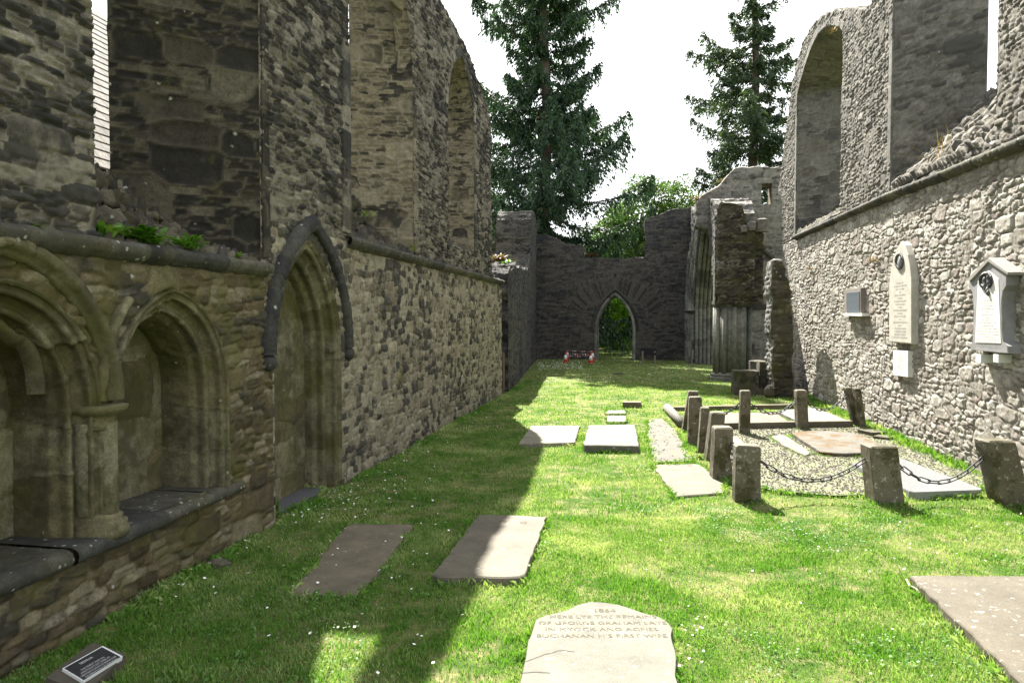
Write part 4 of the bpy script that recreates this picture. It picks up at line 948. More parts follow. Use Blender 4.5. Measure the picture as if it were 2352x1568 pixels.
chain('short chain from the near left corner post to the pale patched post', anch(2, .9, -.17, .0), anch(1, -.75, .13, .02), .16)
chain('chain from the leaning rear left post to the white spotted post', anch(6, 1.02), anch(7, -1.02), .26)
chain('chain between the white spotted and the speckled rear posts', anch(7, 1.02), anch(8, -1.02), .24)
chain('chain from the speckled rear post to the post leaning left', anch(8, 1.02), anch(9, -1.02, 0, .08), .26)

# ------------------------------------------------------------------ memorials on the right wall
marble = plain('white_marble', (.55, .54, .5), .6, .4, .12, 6, .1)
marble2 = plain('streaked_grey_marble', (.2, .2, .2), .6, .4, .3, 4, .15)
letterm = plain('grey_lettering', (.13, .13, .13), .8)
def plate(name, px, dep, m, parent, X=None, smooth=False):
    """flat shaped tablet on the right wall: outline by photo pixels, standing dep off the wall"""
    X = X if X is not None else XR-.02
    P_ = np.array([WX(a, b, X-dep) for a, b in px]); n = len(P_); c = P_.mean(0)
    Pb = c+(P_-c)*.985
    V = [[X-dep+.012, a, b] for a, b in P_]+[[X+.05, a, b] for a, b in P_]+[[X-dep, a, b] for a, b in Pb]
    F = [(i, (i+1) % n, n+(i+1) % n, n+i) for i in range(n)]+[(2*n+i, 2*n+(i+1) % n, (i+1) % n, i) for i in range(n)]+[tuple(2*n+i for i in range(n))]
    return mk(name, V, F, m, parent, smooth=smooth)
def textlines(parent, px0, px1, rows, dep, seed, m=letterm, hh=4.5):
    """worn, illegible lettering: broken short strokes in rows"""
    r_ = random.Random(seed); parts = []
    for (ya, inset) in rows:
        a = px0+inset; b = px1-inset; x = a
        while x < b:
            w_ = r_.uniform(.5, 1.3)
            if r_.random() < .82:
                p0 = WX(x, ya, XR-.02-dep-.002); p1 = WX(min(x+w_, b), ya, XR-.02-dep-.002); h_ = hh*.0042*r_.uniform(.7, 1.)
                X_ = XR-.02-dep-.003
                k = r_.random(); zc = p0[1]; y0_, y1_ = p0[0], p1[0]
                parts.append(([[X_, y0_, zc-h_/2], [X_, y0_+(y1_-y0_)*.35, zc-h_/2], [X_, y0_+(y1_-y0_)*.35, zc+h_/2], [X_, y0_, zc+h_/2]], [(0, 1, 2, 3)]))
                if k < .6: zz_ = zc+r_.choice([-.4, 0, .4])*h_; parts.append(([[X_, y0_, zz_-.1*h_], [X_, y1_, zz_-.1*h_], [X_, y1_, zz_+.1*h_], [X_, y0_, zz_+.1*h_]], [(0, 1, 2, 3)]))
            x += w_+.55
            if r_.random() < .18: x += 1.6
    v, f = join(parts); mk('inscription', v, f, m, parent, smooth=False)
MA = thing('wall_tablet', 'small dark slate tablet in a stone frame, leftmost on the right wall', 'memorial', (XR, *WX(1958, 726, XR)))
plate('frame', [(1939, 665), (1977, 661), (1977, 726), (1939, 724)], .10, plain('pale_stone_frame', (.16, .14, .12)), MA)
plate('slate_panel', [(1944, 672), (1974, 669), (1974, 718), (1944, 718)], .112, plain('blue_grey_slate', (.09, .105, .12), .35, .6, .1, 5, .05), MA)
textlines(MA, 1947, 1972, [(y, .5) for y in np.arange(681, 716, 4.6)], .113, 3, plain('faded_lettering', (.4, .42, .43)), 3)
plate('frame', [(1937, 719), (1980, 719), (1980, 726), (1937, 725)], .16, marble, MA)
MB_ = thing('wall_tablet', 'tall narrow marble tablet with pointed top and oval wreath', 'memorial', (XR, *WX(2070, 788, XR)))
plate('tablet', [(2042, 785), (2042, 655), (2046, 620), (2053, 590), (2061, 568), (2069, 555), (2077, 563), (2085, 585), (2090, 610), (2093, 640), (2093, 790)], .13, plain('cream_streaked_marble', (.38, .36, .31), .6, .4, .2, 5, .1), MB_)
0 and textlines(MB_, 2046, 2090, [(y, r_) for y, r_ in zip(np.arange(648, 782, 7.6), [10, 6, 12, 4, 12, 2, 14, 2, 12, 2, 16, 1, 12, 1, 5, 7, 2, 3, 3, 5])], .131, 5)
def wreath(parent, cx, cy, rx, ry, dep, m, open_=False, shield=True, seed=0):
    r_ = random.Random(seed); parts = []; n = 26
    for k in range(n):
        a = 2*math.pi*k/n+.3
        if open_ and -2.1 < ((a+math.pi) % (2*math.pi)-math.pi) < -1.05: continue
        y, z = WX(cx+rx*math.cos(a), cy-ry*math.sin(a), XR-.02-dep)
        parts.append(lathe((XR-.03-dep, y, z-.03), [(.004, 0), (.03+.012*r_.random(), .02), (.022, .05), (.004, .07)], 6, .9, r_.uniform(.7, 1.3)))
    v, f = join(parts); mk('wreath', v, f, m, parent)
dkb = plain('dark_stained_carving', (.07, .072, .075), .6)
wreath(MB_, 2067, 600, 8, 16, .13, dkb, seed=1)
v, f = lathe((XR-.17, *WX(2067, 600, XR-.17)), [(.09, -.02), (.08, .02), (.04, .04)], 14, .5, 1); 
y_, z_ = WX(2067, 604, XR-.17); v, f = lathe((XR-.165, y_, z_-.12), [(.02, 0), (.07, .06), (.085, .14), (.05, .22), (.02, .26)], 12, .5, 1); mk('oval_boss', v, f, marble2, MB_)
MC = thing('wall_tablet', 'small square white marble tablet below the tall pointed one', 'memorial', (XR, *WX(2069, 865, XR)))
plate('tablet', [(2051, 804), (2085, 806), (2085, 866), (2051, 861)], .09, marble, MC)
0 and textlines(MC, 2056, 2081, [(y, r_) for y, r_ in zip(np.arange(813, 850, 4.4), [4, 3, 0, 1, 4, 2, 1, 0, 5])], .091, 8, hh=3)
MD = thing('wall_tablet', 'broad shaped marble tablet with gabled top and black garland, rightmost on the wall', 'memorial', (XR, *WX(2270, 815, XR)))
plate('tablet', [(2229, 804), (2228, 795), (2233, 785), (2236, 760), (2236, 690), (2232, 668), (2226, 655), (2225, 640), (2233, 630), (2253, 610), (2269, 597), (2290, 612), (2311, 628), (2311, 655), (2303, 668), (2300, 690), (2301, 760), (2304, 785), (2314, 795), (2315, 812)], .17, marble2, MD)
plate('panel', [(2239, 788), (2246, 640), (2269, 620), (2293, 640), (2299, 790)], .176, marble, MD)
0 and textlines(MD, 2240, 2298, [(y, r_) for y, r_ in zip(np.arange(690, 796, 7.1), [8, 3, 6, 4, 14, 4, 8, 0, 3, 0, 1, 0, 9, 4, 0, 5])], .177, 11)
wreath(MD, 2267, 645, 13, 16, .17, plain('black_bronze', (.03, .03, .035), .5), open_=True, seed=3)
gy_, gz_ = WX(2267, 655, XR-.2); parts = []
for k in range(7):
    yk, zk = WX(2267+random.Random(k).uniform(-6, 6), 638+k*6, XR-.2); parts.append(lathe((XR-.2, yk, zk-.04), [(.01, 0), (.035, .03), (.03, .07), (.01, .1)], 6))
v, f = join(parts); mk('garland', v, f, dkb, MD)
for (a, b) in ((2241, 2253), (2281, 2293)):
    plate('corbel', [(a, 813), (b, 814), (b, 833), (a, 831)], .17, marble, MD)
plate('gable_cap', [(2221, 641), (2269, 592), (2315, 625), (2315, 631), (2269, 600), (2227, 645)], .2, plain('weathered_cap', (.2, .19, .17)), MD)
def tabtext(parent, cx, ys, lines, dep, wpx, hpx):
    for y, l in zip(ys, lines):
        if not l: continue
        a_, b_ = WX(cx-wpx/2, y, XR-.02-dep), WX(cx+wpx/2, y, XR-.02-dep); W_ = abs(a_[0]-b_[0]); c_ = WX(cx, y, XR-.02-dep)
        hz = abs(WX(cx, y, XR-.02-dep)[1]-WX(cx, y+hpx, XR-.02-dep)[1])
        o_ = letters(l, letterm, (0, 0, 0), (1, 0, 0), (0, 1, 0), 1., parent, lift=0)
        base = WL[parent.name]; co = np.zeros(len(o_.data.vertices)*3); o_.data.vertices.foreach_get('co', co); co = co.reshape(-1, 3)+base
        w0 = co[:, 0].max()-co[:, 0].min(); wt_ = min(W_, len(l)*hz*.85); k_ = wt_/w0
        N_ = np.c_[np.full(len(co), XR-.02-dep-.0015), c_[0]-(co[:, 0]-(co[:, 0].max()+co[:, 0].min())/2)*k_, c_[1]+(co[:, 1]-co[:, 1].mean())*hz*1.3]-base
        o_.data.vertices.foreach_set('co', N_.astype(np.float32).ravel()); o_.data.update()
tabtext(MB_, 2067, np.linspace(650, 775, 19), ['IN MEMORY OF', 'THE GRAHAMS OF GARTMORE', 'AND OF HIS WIFE', 'ALSO', 'MAJOR DUNCAN GRAHAM', 'OF GLENNY', 'OF THE ARGYLE REGIMENT', 'WHO DIED IN INDIA', 'HIS SON', 'CAPTAIN EDMUND D. GRAHAM', 'OF GLENNY', 'BENGAL ARMY WHO DIED', 'AND', 'ALICE GRAHAM HIS DAUGHTER', 'WIFE OF', 'THE LATE JOHN GRAHAM', 'OF THE ROYAL SCOTTISH', 'ERECTED BY HIS WIFE', 'SON OF MAJOR DUNCAN GRAHAM'], .131, 42, 4.2)
tabtext(MC, 2068.5, np.linspace(814, 848, 8), ['ALSO MARY E.', 'JANET STEWART', 'DAUGHTER OF THE ABOVE', 'MAJOR DUNCAN GRAHAM', 'OF GLENNY', 'ELDEST WIFE OF', 'GEORGE FLETCHER GRAHAM', 'WHO DIED 1954'], .091, 25, 2.6)
tabtext(MD, 2268, np.linspace(690, 793, 17), ['TO THE MEMORY OF', 'CAPTAIN JOHN GRAHAM', 'ROYAL HIGHLANDERS', 'BORN 1844 BURIED HERE', 'SON OF', 'MAJOR DUNCAN GRAHAM', 'OF GLENNY', 'BORN 1843 DIED 1907', 'ALSO GEORGE CAMPBELL GRAHAM', 'SOLDIER AND HONOURED', 'OF R.A.S.C. SOUTH AFRICA MEDAL', 'BORN 18 MAY 1872, DIED 22 JAN 1940', 'AND WALTER MALCOLM FLETCHER GRAHAM', 'TOM OF GLENNY, HIS SON', 'BORN 15 JULY 1911, DIED 16 FEB 1937', 'AND ALSO TO HIS WIFE GLADYS FLETCHER', 'DAUGHTER OF JOHN FLETCHER OF SALTOUN'], .177, 52, 3.6)


# ------------------------------------------------------------------ sedilia sign
A_, B_, C_, D_ = G(105, 1555, .13), G(213, 1474, .16), G(288, 1500, .10), G(200, 1590, .06)
SG = thing('sign_block', 'low stone block with black SEDILIA plaque at bottom left of the grass', 'sign', (*((A_+C_)/2)[:2], 0))
V = [A_, B_, C_, D_]+[np.r_[p_[:2], -.05] for p_ in (A_, B_, C_, D_)]
mk('stone_block', V, [(0, 1, 2, 3), (0, 4, 5, 1), (1, 5, 6, 2), (2, 6, 7, 3), (3, 7, 4, 0)], slabmat('dark_sign_stone', (.07, .06, .045), spots=0), SG, smooth=False)
MASK.append(np.array([A_[:2], B_[:2], C_[:2], D_[:2]]))
nrm = np.cross(B_-A_, D_-A_); nrm /= np.linalg.norm(nrm); nrm *= np.sign(nrm[2])
def onb(px, py, off):   # photo pixel -> block top plane
    d = ray(px, py); o_ = np.array([0, 0, CAM_H]); p0 = A_+nrm*off; t_ = ((p0-o_)@nrm)/(d@nrm); return o_+d*t_
q4 = [(143, 1534), (236, 1482), (282, 1506), (191, 1563)]
def quadplate(name, px, off, m):
    tq = [onb(*p_, off) for p_ in px]; bq = [p_-nrm*(off+.01) for p_ in tq]
    return mk(name, tq+bq, [(0, 1, 2, 3), (0, 4, 5, 1), (1, 5, 6, 2), (2, 6, 7, 3), (3, 7, 4, 0)], m, SG, smooth=False)
quadplate('border', q4, .02, plain('white_paint', (.62, .64, .62), .5, .4, .05))
cc = np.mean(q4, 0); q5 = [tuple(cc+(np.array(p_)-cc)*np.array([.925, .925])) for p_ in q4]
quadplate('plaque', q5, .0235, plain('black_plaque', (.02, .021, .024), .35, .6, .1))
ex_ = onb(*q4[1], .02)-onb(*q4[0], .02); ey_ = onb(*q4[0], .02)-onb(*q4[3], .02)
wt = plain('white_letters', (.5, .52, .5), .6, .3, .05)
L_ = np.linalg.norm(ex_); Hh = np.linalg.norm(ey_); exn = ex_/L_; eyn = ey_-(ey_@exn)*exn; eyn /= np.linalg.norm(eyn)
cen = onb(213, 1523, .0245)
for k, (txt, s_) in enumerate((('SEDILIA', .06), ('THE PRIEST AND HIS', .04), ('ASSISTANTS SAT HERE AT', .04), ('CERTAIN POINTS DURING THE', .04), ('CELEBRATION OF THE MASS', .04))):
    cpos = cen+eyn*(Hh*.28-(0 if k == 0 else .03)-k*Hh*.13); letters(txt, wt, cpos, exn, eyn, s_*Hh/.4, SG, lift=.0015)

# ------------------------------------------------------------------ cones, tape, board, bits
def cone(label, px, py):
    q_ = G(px, py); r_ = thing('traffic_cone', label, 'traffic cone', (q_[0], q_[1], .03), 'traffic cones by the far doorway')
    red = plain('red_plastic', (.42, .04, .02), .5, .4, .05); wh = plain('white_band', (.7, .7, .7), .5, .4, .05)
    def lt(name, prof_, m, n=18): v_, f_ = lathe((q_[0], q_[1], .03), prof_, n); mk(name, v_, f_, m, r_)
    v_, f_ = box((q_[0], q_[1], .05), (.28, .28, .04)); mk('foot', v_, f_, red, r_, smooth=False)
    lt('body', [(.13, .03), (.105, .17), (.105, .17), (.05, .43), (.03, .52), (.03, .54)], red)
    lt('reflective_band', [(.107, .17), (.062, .40)], wh); return r_
cone('red and white cone, front one at the left end of the tape', 1299, 833); cone('red cone mostly hidden behind the left front cone', 1303, 826)
cone('red and white cone, front one at the right end of the tape', 1357, 835); cone('red cone just behind the right front cone', 1361, 828)
a, b = G(1299, 833)+[0, 0, .53], G(1357, 835)+[0, 0, .53]; a2, b2 = G(1303, 826)+[0, 0, .55], G(1361, 828)+[0, 0, .53]
tm, t, p = newmat('red_white_tape'); wv = nd(t, 'ShaderNodeTexWave', wave_type='BANDS', bands_direction='X'); wv.inputs['Scale'].default_value = 2.2; g_ = nd(t, 'ShaderNodeNewGeometry'); t.links.new(g_.outputs['Position'], wv.inputs['Vector'])
t.links.new(mixc(t, mapr(t, wv.outputs['Fac'], .45, .55), (.35, .03, .04), (.5, .5, .5)), p.inputs['Base Color'])
parts = []
for (s0, s1, sg, ph) in ((a, b, .06, 0), (a2, b2, .02, 1), (a+[0, 0, -.06], b+[0, 0, -.03], .12, 2)):
    tt = np.linspace(0, 1, 30); pc = s0[None]*(1-tt)[:, None]+s1[None]*tt[:, None]; pc[:, 2] -= sg*4*tt*(1-tt)
    up_ = np.c_[np.zeros(30), .03*np.sin(tt*9+ph), .03*np.cos(tt*9+ph)]
    parts.append((np.r_[pc-up_, pc+up_], [(i, i+1, 31+i, 30+i) for i in range(29)]))
v, f = join(parts); mk('barrier_tape', v, f, tm, loc=tuple((a+b)/2-[0, 0, .2]), label='red and white striped tape strung between the traffic cones', cat='tape', smooth=True)
q0, q1 = G(1476, 836), G(1504, 836)
IB = thing('info_board', 'black information panel on two wooden legs right of the far doorway', 'sign', tuple((q0+q1)/2))
pa = WY(1471, 815, q0[1]-.02); pb = WY(1508, 800, q0[1]-.02)
v, f = box(((pa[0]+pb[0])/2, q0[1]+.12, (pa[1]+pb[1])/2), (pb[0]-pa[0], .03, (pb[1]-pa[1])*1.15), (R(-35), 0, 0)); mk('panel', v, f, plain('black_panel', (.006, .006, .008), .6, .1), IB, smooth=False)
for q_ in (q0, q1):
    v, f = box((q_[0], q_[1], .33), (.1, .1, .72)); mk('leg', v, f, plain('weathered_wood', (.14, .12, .085)), IB, smooth=False)
q_ = G(505, 1298); v, f = lathe((q_[0], q_[1], 0), [(.1, -.02), (.11, .03), (.06, .06)], 6, 1.2, .6)
mk('loose_stone', v, f, rstone, attr=np.tile([.5, .7, 0, 1], (len(v), 1)), smooth=False, loc=(q_[0], q_[1], 0), label='small wedge shaped stone lying on grass below the stone bench', cat='stone')
tw = [G(2082, 1330, .02), G(2090, 1345, .05), G(2105, 1352, .04), G(2112, 1362, .03)]
v, f = tube(resample(tw, .02)[0], .009, 6); mk('twig', v, f, plain('bleached_twig', (.4, .34, .26)), loc=tuple(tw[0]), label='bent pale twig on grass at the corner of the big brown slab', cat='twig')
rstones('fallen_stone', 'pair of flat dark stones against the foot of the right wall behind the rear posts', 'stone', [box((*G(2010, 1000)[:2], .04), (.5, .4, .12), (0, 0, .4)), box((*G(2030, 1010)[:2], .03), (.3, .3, .1), (0, 0, .9))])

# ------------------------------------------------------------------ grass
gA, gB = (.045, .15, .016), (.165, .3, .045)
m_grass = leafmat('grass_blades', gA, gB, .4, .9, (.50, .52, .27), (.47, .72))
def blades(n, pts, hmin, hmax, wd, seed, bend=.6):
    r_ = np.random.RandomState(seed); wn = fbm(pts[:, 0]*1.6, pts[:, 1]*1.6, 301, 4); pts = pts[(wn > .43) | (r_.rand(len(pts)) < .35)] if n else pts
    k = len(pts); h = (hmin+(hmax-hmin)*r_.rand(k)**1.3)*(.55+1.1*fbm(pts[:, 0]*3, pts[:, 1]*3, 303, 3)); a = r_.rand(k)*2*np.pi
    le = r_.rand(k)*bend; dx = np.cos(a)*h*le; dy = np.sin(a)*h*le; th = r_.rand(k)*np.pi; wx = np.cos(th)*wd/2; wy = np.sin(th)*wd/2
    b = np.c_[pts, gz(pts[:, 0], pts[:, 1])-.012]
    V = np.zeros((k, 4, 3)); V[:, 0] = b; V[:, 0, 0] -= wx; V[:, 0, 1] -= wy; V[:, 1] = b; V[:, 1, 0] += wx; V[:, 1, 1] += wy
    V[:, 2] = b+np.c_[dx*.35+wx*.8, dy*.35+wy*.8, h*.6]; V[:, 3] = b+np.c_[dx, dy, h*(1-.35*le)]
    F = np.array([(0, 1, 2), (0, 2, 3)])[None]+4*np.arange(k)[:, None, None]
    c = np.zeros((k, 4, 4)); c[:, :, 0] = r_.rand(k)[:, None]; c[:, :, 1] = r_.rand(k)[:, None]; c[..., 3] = 1
    return V.reshape(-1, 3), F.reshape(-1, 3), c.reshape(-1, 4)
def scatter(n, d0, d1, seed, xlim=(XL+.0, XR-.0)):
    """random ground points between distances d0 and d1 seen by the lens, a little beyond its sides"""
    r_ = np.random.RandomState(seed); d = np.sqrt(d0*d0+(d1*d1-d0*d0)*r_.rand(n)); l = (r_.rand(n)-.5)*d*1.62
    x = -math.sin(YAW)*d+math.cos(YAW)*l; y = math.cos(YAW)*d+math.sin(YAW)*l
    k = (x > xlim[0]-.02) & (x < xlim[1]); k |= (y > 24) & (x > -6) & (x < 9); k |= (y > YG)
    k &= ~((y > YG) & ((x < -3) | (x > 4)))
    return np.c_[x, y][k]
def masked(Pt, polys):
    k = np.ones(len(Pt), bool)
    for q_ in polys:
        q_ = np.asarray(q_); lo_ = q_.min(0); hi = q_.max(0)
        s_ = np.nonzero((Pt[:, 0] > lo_[0]) & (Pt[:, 0] < hi[0]) & (Pt[:, 1] > lo_[1]) & (Pt[:, 1] < hi[1]))[0]
        k[s_[inpoly(Pt[s_, 0], Pt[s_, 1], q_)]] = False
    return Pt[k]
BV, BF, BC = [], [], []; nb = 0
def addb(t3):
    global nb
    BV.append(t3[0]); BF.append(t3[1]+nb); BC.append(t3[2]); nb += len(t3[0])
for (n, d0, d1, h0, h1, wd, sd_) in ((300000, 4.0, 8.5, .018, .05, .0055, 1), (230000, 8.5, 15, .02, .055, .010, 2), (130000, 15, 27, .025, .06, .02, 3), (80000, 27, 62, .03, .07, .045, 4)):
    pt = masked(scatter(n, d0, d1, sd_), MASK)
    inn = inpoly(pt[:, 0], pt[:, 1], plot_poly) | inpoly(pt[:, 0], pt[:, 1], path_poly)
    kp = ~inn | ((fbm(pt[:, 0]*2.5, pt[:, 1]*2.5, 44, 3) > .4) & (np.random.RandomState(sd_).rand(len(pt)) < .65))
    addb(blades(n, pt[kp], h0, h1, wd, sd_+10))
pt = r0_ = plot_poly.min(0)+(plot_poly.max(0)-plot_poly.min(0))*np.random.RandomState(8).rand(90000, 2); pt = masked(pt[inpoly(pt[:, 0], pt[:, 1], plot_poly)], MASK)
pt = pt[fbm(pt[:, 0]*3, pt[:, 1]*3, 91, 3) > .43]; addb(blades(0, pt, .015, .045, .011, 77, 1.))
# clover patches
rc = np.random.RandomState(21); pt = masked(np.concatenate([scatter(26000, 4, 9, 31), scatter(12000, 9, 16, 32)]), MASK)
pt = pt[fbm(pt[:, 0]*1.1, pt[:, 1]*1.1, 401, 4) > .61]; pt = pt[~inpoly(pt[:, 0], pt[:, 1], plot_poly)]
def clover(pt):
    k = len(pt); th = np.linspace(0, 2*np.pi, 6, endpoint=False); r0 = .005+.006*rc.rand(k)[:, None]
    tl = rc.randn(k, 2)*.35; x = np.cos(th)[None]*r0; y = np.sin(th)[None]*r0
    V = np.stack([pt[:, :1]+x, pt[:, 1:]+y, .028+.02*rc.rand(k)[:, None]+x*tl[:, :1]+y*tl[:, 1:]], -1)
    c = np.zeros((k, 6, 4)); c[..., 0] = rc.rand(k)[:, None]; c[..., 1] = rc.rand(k)[:, None]
    return V.reshape(-1, 3), np.arange(k*6).reshape(k, 6), c.reshape(-1, 4)
cv, cf, cc_ = clover(pt); mk('clover', cv, cf, leafmat('clover_leaf', (.04, .12, .025), (.13, .24, .07), .35), attr=cc_, smooth=False, kind='stuff')
# taller fringe along wall feet and stone edges
fr = []
r_ = np.random.RandomState(9)
for (x, s_) in ((XL, 1), (XR, -1)):
    y = 3+24*r_.rand(16000); dd_ = np.abs(r_.randn(16000))*.10; k = fbm(y*2, y*0+x, 3, 3) > .38
    fr.append(np.c_[x+s_*(dd_+.01), y][k])
for q_ in MASK:
    q_ = np.asarray(q_); c_ = q_.mean(0); L_ = np.linalg.norm(np.roll(q_, -1, 0)-q_, axis=1); n_ = int(L_.sum()*260)
    e_ = r_.choice(len(q_), n_, p=L_/L_.sum()); tt = r_.rand(n_)[:, None]; pp = q_[e_]*(1-tt)+np.roll(q_, -1, 0)[e_]*tt
    dn = pp-c_; dn /= np.linalg.norm(dn, axis=1)[:, None]+1e-9; pp = pp+dn*np.abs(r_.randn(n_))[:, None]*.035
    k = fbm(pp[:, 0]*5, pp[:, 1]*5, 71, 2) > .42
    fr.append(pp[k])
for q_, n_ in ((plot_poly, 9000), (path_poly, 3500)):
    e_ = r_.randint(len(q_), size=n_); tt = r_.rand(n_)[:, None]; fr.append(q_[e_]*(1-tt)+np.roll(q_, -1, 0)[e_]*tt+r_.randn(n_, 2)*.05)
fr = masked(np.concatenate(fr), MASK)
addb(blades(0, fr, .03, .095, .006, 99, .9))
yy_ = 8+15*r_.rand(9000); kk_ = fbm(yy_*1.5, yy_*0, 55, 3) > .45; addb(blades(0, np.c_[XR-.03-np.abs(r_.randn(9000))*.13, yy_][kk_],   .04, .17, .007, 98, .7))
mk('grass', np.concatenate(BV), np.concatenate(BF), m_grass, attr=np.concatenate(BC), kind='stuff')

# daisies: nearest ones singly, the rest as one carpet
dm_w = plain('daisy_petal_white', (.75, .75, .7), .7, .2, .05); dm_y = plain('daisy_yellow', (.7, .45, .03), .7)
def disc(c, r0, n=9, tilt=(0, 0), z=.0):
    th = np.linspace(0, 2*np.pi, n, endpoint=False); V = [[0, 0, -.004]]+[[r0*(1 if k % 2 else .72)*math.cos(a), r0*(1 if k % 2 else .72)*math.sin(a), .003] for k, a in enumerate(th)]
    V = np.array(V)@np.array(Euler((tilt[0], tilt[1], 0)).to_matrix()).T+np.array(c)
    return V, [(0, 1+k, 1+(k+1) % n) for k in range(n)]
proto = None
for (px, py) in [(945, 2377), (985, 2400), (1047, 2428), (1130, 2424), (862, 2405), (1010, 2465), (1355, 2465), (1388, 2457), (1312, 2404), (1605, 2500), (1525, 2520), (1460, 2548), (1015, 2610), (1898, 2258), (1880, 2325), (700, 2478), (1245, 2405), (1075, 2450)]:
    q_ = G((px)/2352*1200/1.7007, (1900+(py-1900)*1.0 if py > 1900 else py)/1.7007) if False else G(px*.5102/1.7007, (1900+(py-1500-377+0)*.5102)/1.7007)
    if proto is None:
        proto = thing('daisy', 'small white daisy with yellow centre in shaded grass below the stone bench', 'flower', (0, 0, 0), 'daisies in the shaded grass below the bench')
        mk('petals', *disc((0, 0, .05), .017, 16, (.2, .1)), dm_w, proto, smooth=False)
        v, f = lathe((0, 0, .05), [(.001, .006), (.006, .003), (.006, .001)], 8); mk('centre', v, f, dm_y, proto)
        v, f = tube([(0, 0, 0), (.002, 0, .03), (0, 0, .05)], .0012, 5); mk('stem', v, f, m_grass, proto)
        o = proto
    else:
        o = proto.copy(); COL.objects.link(o)
        for ch in proto.children:
            c_ = ch.copy(); COL.objects.link(c_); c_.parent = o
    o.location = (q_[0], q_[1], 0); o.rotation_euler.z = px
parts = []; r_ = random.Random(12)
def dz(n, px0, px1, py0, py1, f_=lambda x, y: True, s=.014):
    for _ in range(n):
        x = r_.uniform(px0, px1); y = py0+(py1-py0)*r_.random()
        if f_(x, y):
            q_ = G(x, y); parts.append(disc((q_[0], q_[1], .04+r_.random()*.015), s*r_.uniform(.7, 1.2), 8, (r_.uniform(-.5, .5), r_.uniform(-.5, .5))))
nearwall = lambda x, y: G(x, y)[0] < XL+.1+abs(random.gauss(0, .8)) and G(x, y)[0] > XL+.06
dz(950, 640, 1150, 905, 1200, nearwall); dz(70, 400, 800, 1190, 1400, nearwall); dz(25, 590, 1100, 1180, 1568); dz(22, 860, 1250, 1200, 1340)
dz(500, 1235, 1340, 829, 850, s=.022); dz(260, 1235, 1600, 824, 880, s=.022); dz(40, 1350, 2352, 930, 1568, s=.011); dz(16, 1560, 1620, 1400, 1568, s=.011); dz(40, 1800, 2352, 1180, 1330, s=.011)
v, f = join(parts); mk('daisy_carpet', v, f, dm_w, smooth=False, kind='stuff')

# ------------------------------------------------------------------ plants on ledges and wall feet
def rosette(name, label, c, n, L, wd, m, cat='plant', lean=1., seed=0, group=None, up=.6):
    r_ = np.random.RandomState(seed); Vs = []; F = []; C = []; nv = 0
    for k in range(n):
        a = r_.rand()*2*np.pi; l = L*(.5+.5*r_.rand()); el = up+(1.3-up)*r_.rand(); seg = 6; w_ = wd*(.6+.6*r_.rand())
        o_ = np.array(c)+np.r_[(r_.rand(2)-.5)*L*.5, 0]; g_ = r_.rand()
        for s in range(seg+1):
            t_ = s/seg; r0 = l*t_*math.cos(el-.0)*(1+.3*t_); z = l*(math.sin(el)*t_-.75*t_*t_*lean*.7)
            ww = w_*math.sin(math.pi*min(1, .12+t_*.88))**.7*(1 if s % 2 else .62)
            ct, st_ = math.cos(a), math.sin(a)
            Vs += [[o_[0]+r0*ct-ww*st_, o_[1]+r0*st_+ww*ct, o_[2]+z], [o_[0]+r0*ct+ww*st_, o_[1]+r0*st_-ww*ct, o_[2]+z]]
            C += [[g_, r_.rand(), 0, 1]]*2
            if s: F.append((nv+2*s-2, nv+2*s-1, nv+2*s+1, nv+2*s))
        nv += 2*(seg+1)
    return mk(name, Vs, F, m, attr=np.array(C), loc=c, label=label, cat=cat, group=group)
m_fern = leafmat('fern_leaf', (.05, .14, .012), (.13, .24, .03), .35)
m_dry = leafmat('dry_stalk', (.11, .055, .03), (.2, .14, .06), .3)
m_weed = leafmat('weed_leaf', (.08, .14, .02), (.2, .24, .05), .4)
def led(px, py, dX=0): y, z = WX(px, py, XL+dX); return (XL+dX, y, z)
rosette('fern', 'tiny leafy fern at the far left end of the string course', led(62, 528, -.02), 12, .17, .022, m_fern, seed=1)
rosette('dandelion', 'large bright leafy clump in the middle of the window ledge', led(335, 560, -.05), 44, .42, .045, m_fern, seed=2)
rosette('dandelion', 'leafy clump at the left end of the window ledge', led(252, 545, -.08), 26, .32, .035, m_fern, seed=3)
rosette('fern', 'feathery fern clump on the window ledge, right of the large clump', led(430, 572, -.02), 55, .34, .024, m_fern, seed=4)
rosette('dandelion', 'small upright leaf tuft by the dark corner at the ledge end', led(538, 592, -.05), 12, .2, .028, m_fern, seed=5)
rosette('weed', 'small weed growing on the sill of the second lancet', led(843, 498, -.2), 16, .3, .02, m_weed, seed=6)
rosette('weed', 'tuft of pale stalks on the string course near the second lancet', led(940, 578, -.05), 16, .4, .012, m_weed, seed=7, up=1.0)
rosette('weed', 'green tuft on the sill of the third lancet', led(1075, 578, -.2), 20, .4, .03, m_weed, seed=8)
def rr(px, py, dX=0): y, z = WX(px, py, XR+dX); return (XR+dX, y, z)
rosette('shrub', 'reddish twiggy shrub sprouting from the broken sill of the right wall', rr(2165, 372, .15), 26, .75, .006, m_dry, lean=.2, seed=9, up=.15)
for k, (px, py, lb) in enumerate(((2010, 600, 'yellow dry grass tuft beside the point of the tall tablet'), (1862, 620, 'lone straw tuft on the right wall near its far end'), (1918, 70, 'ochre tuft high on the arch of the right wall'))):
    rosette('grass_tuft', lb, rr(px, py, -.06), 40, .28, .008, m_dry, seed=20+k, up=.3)
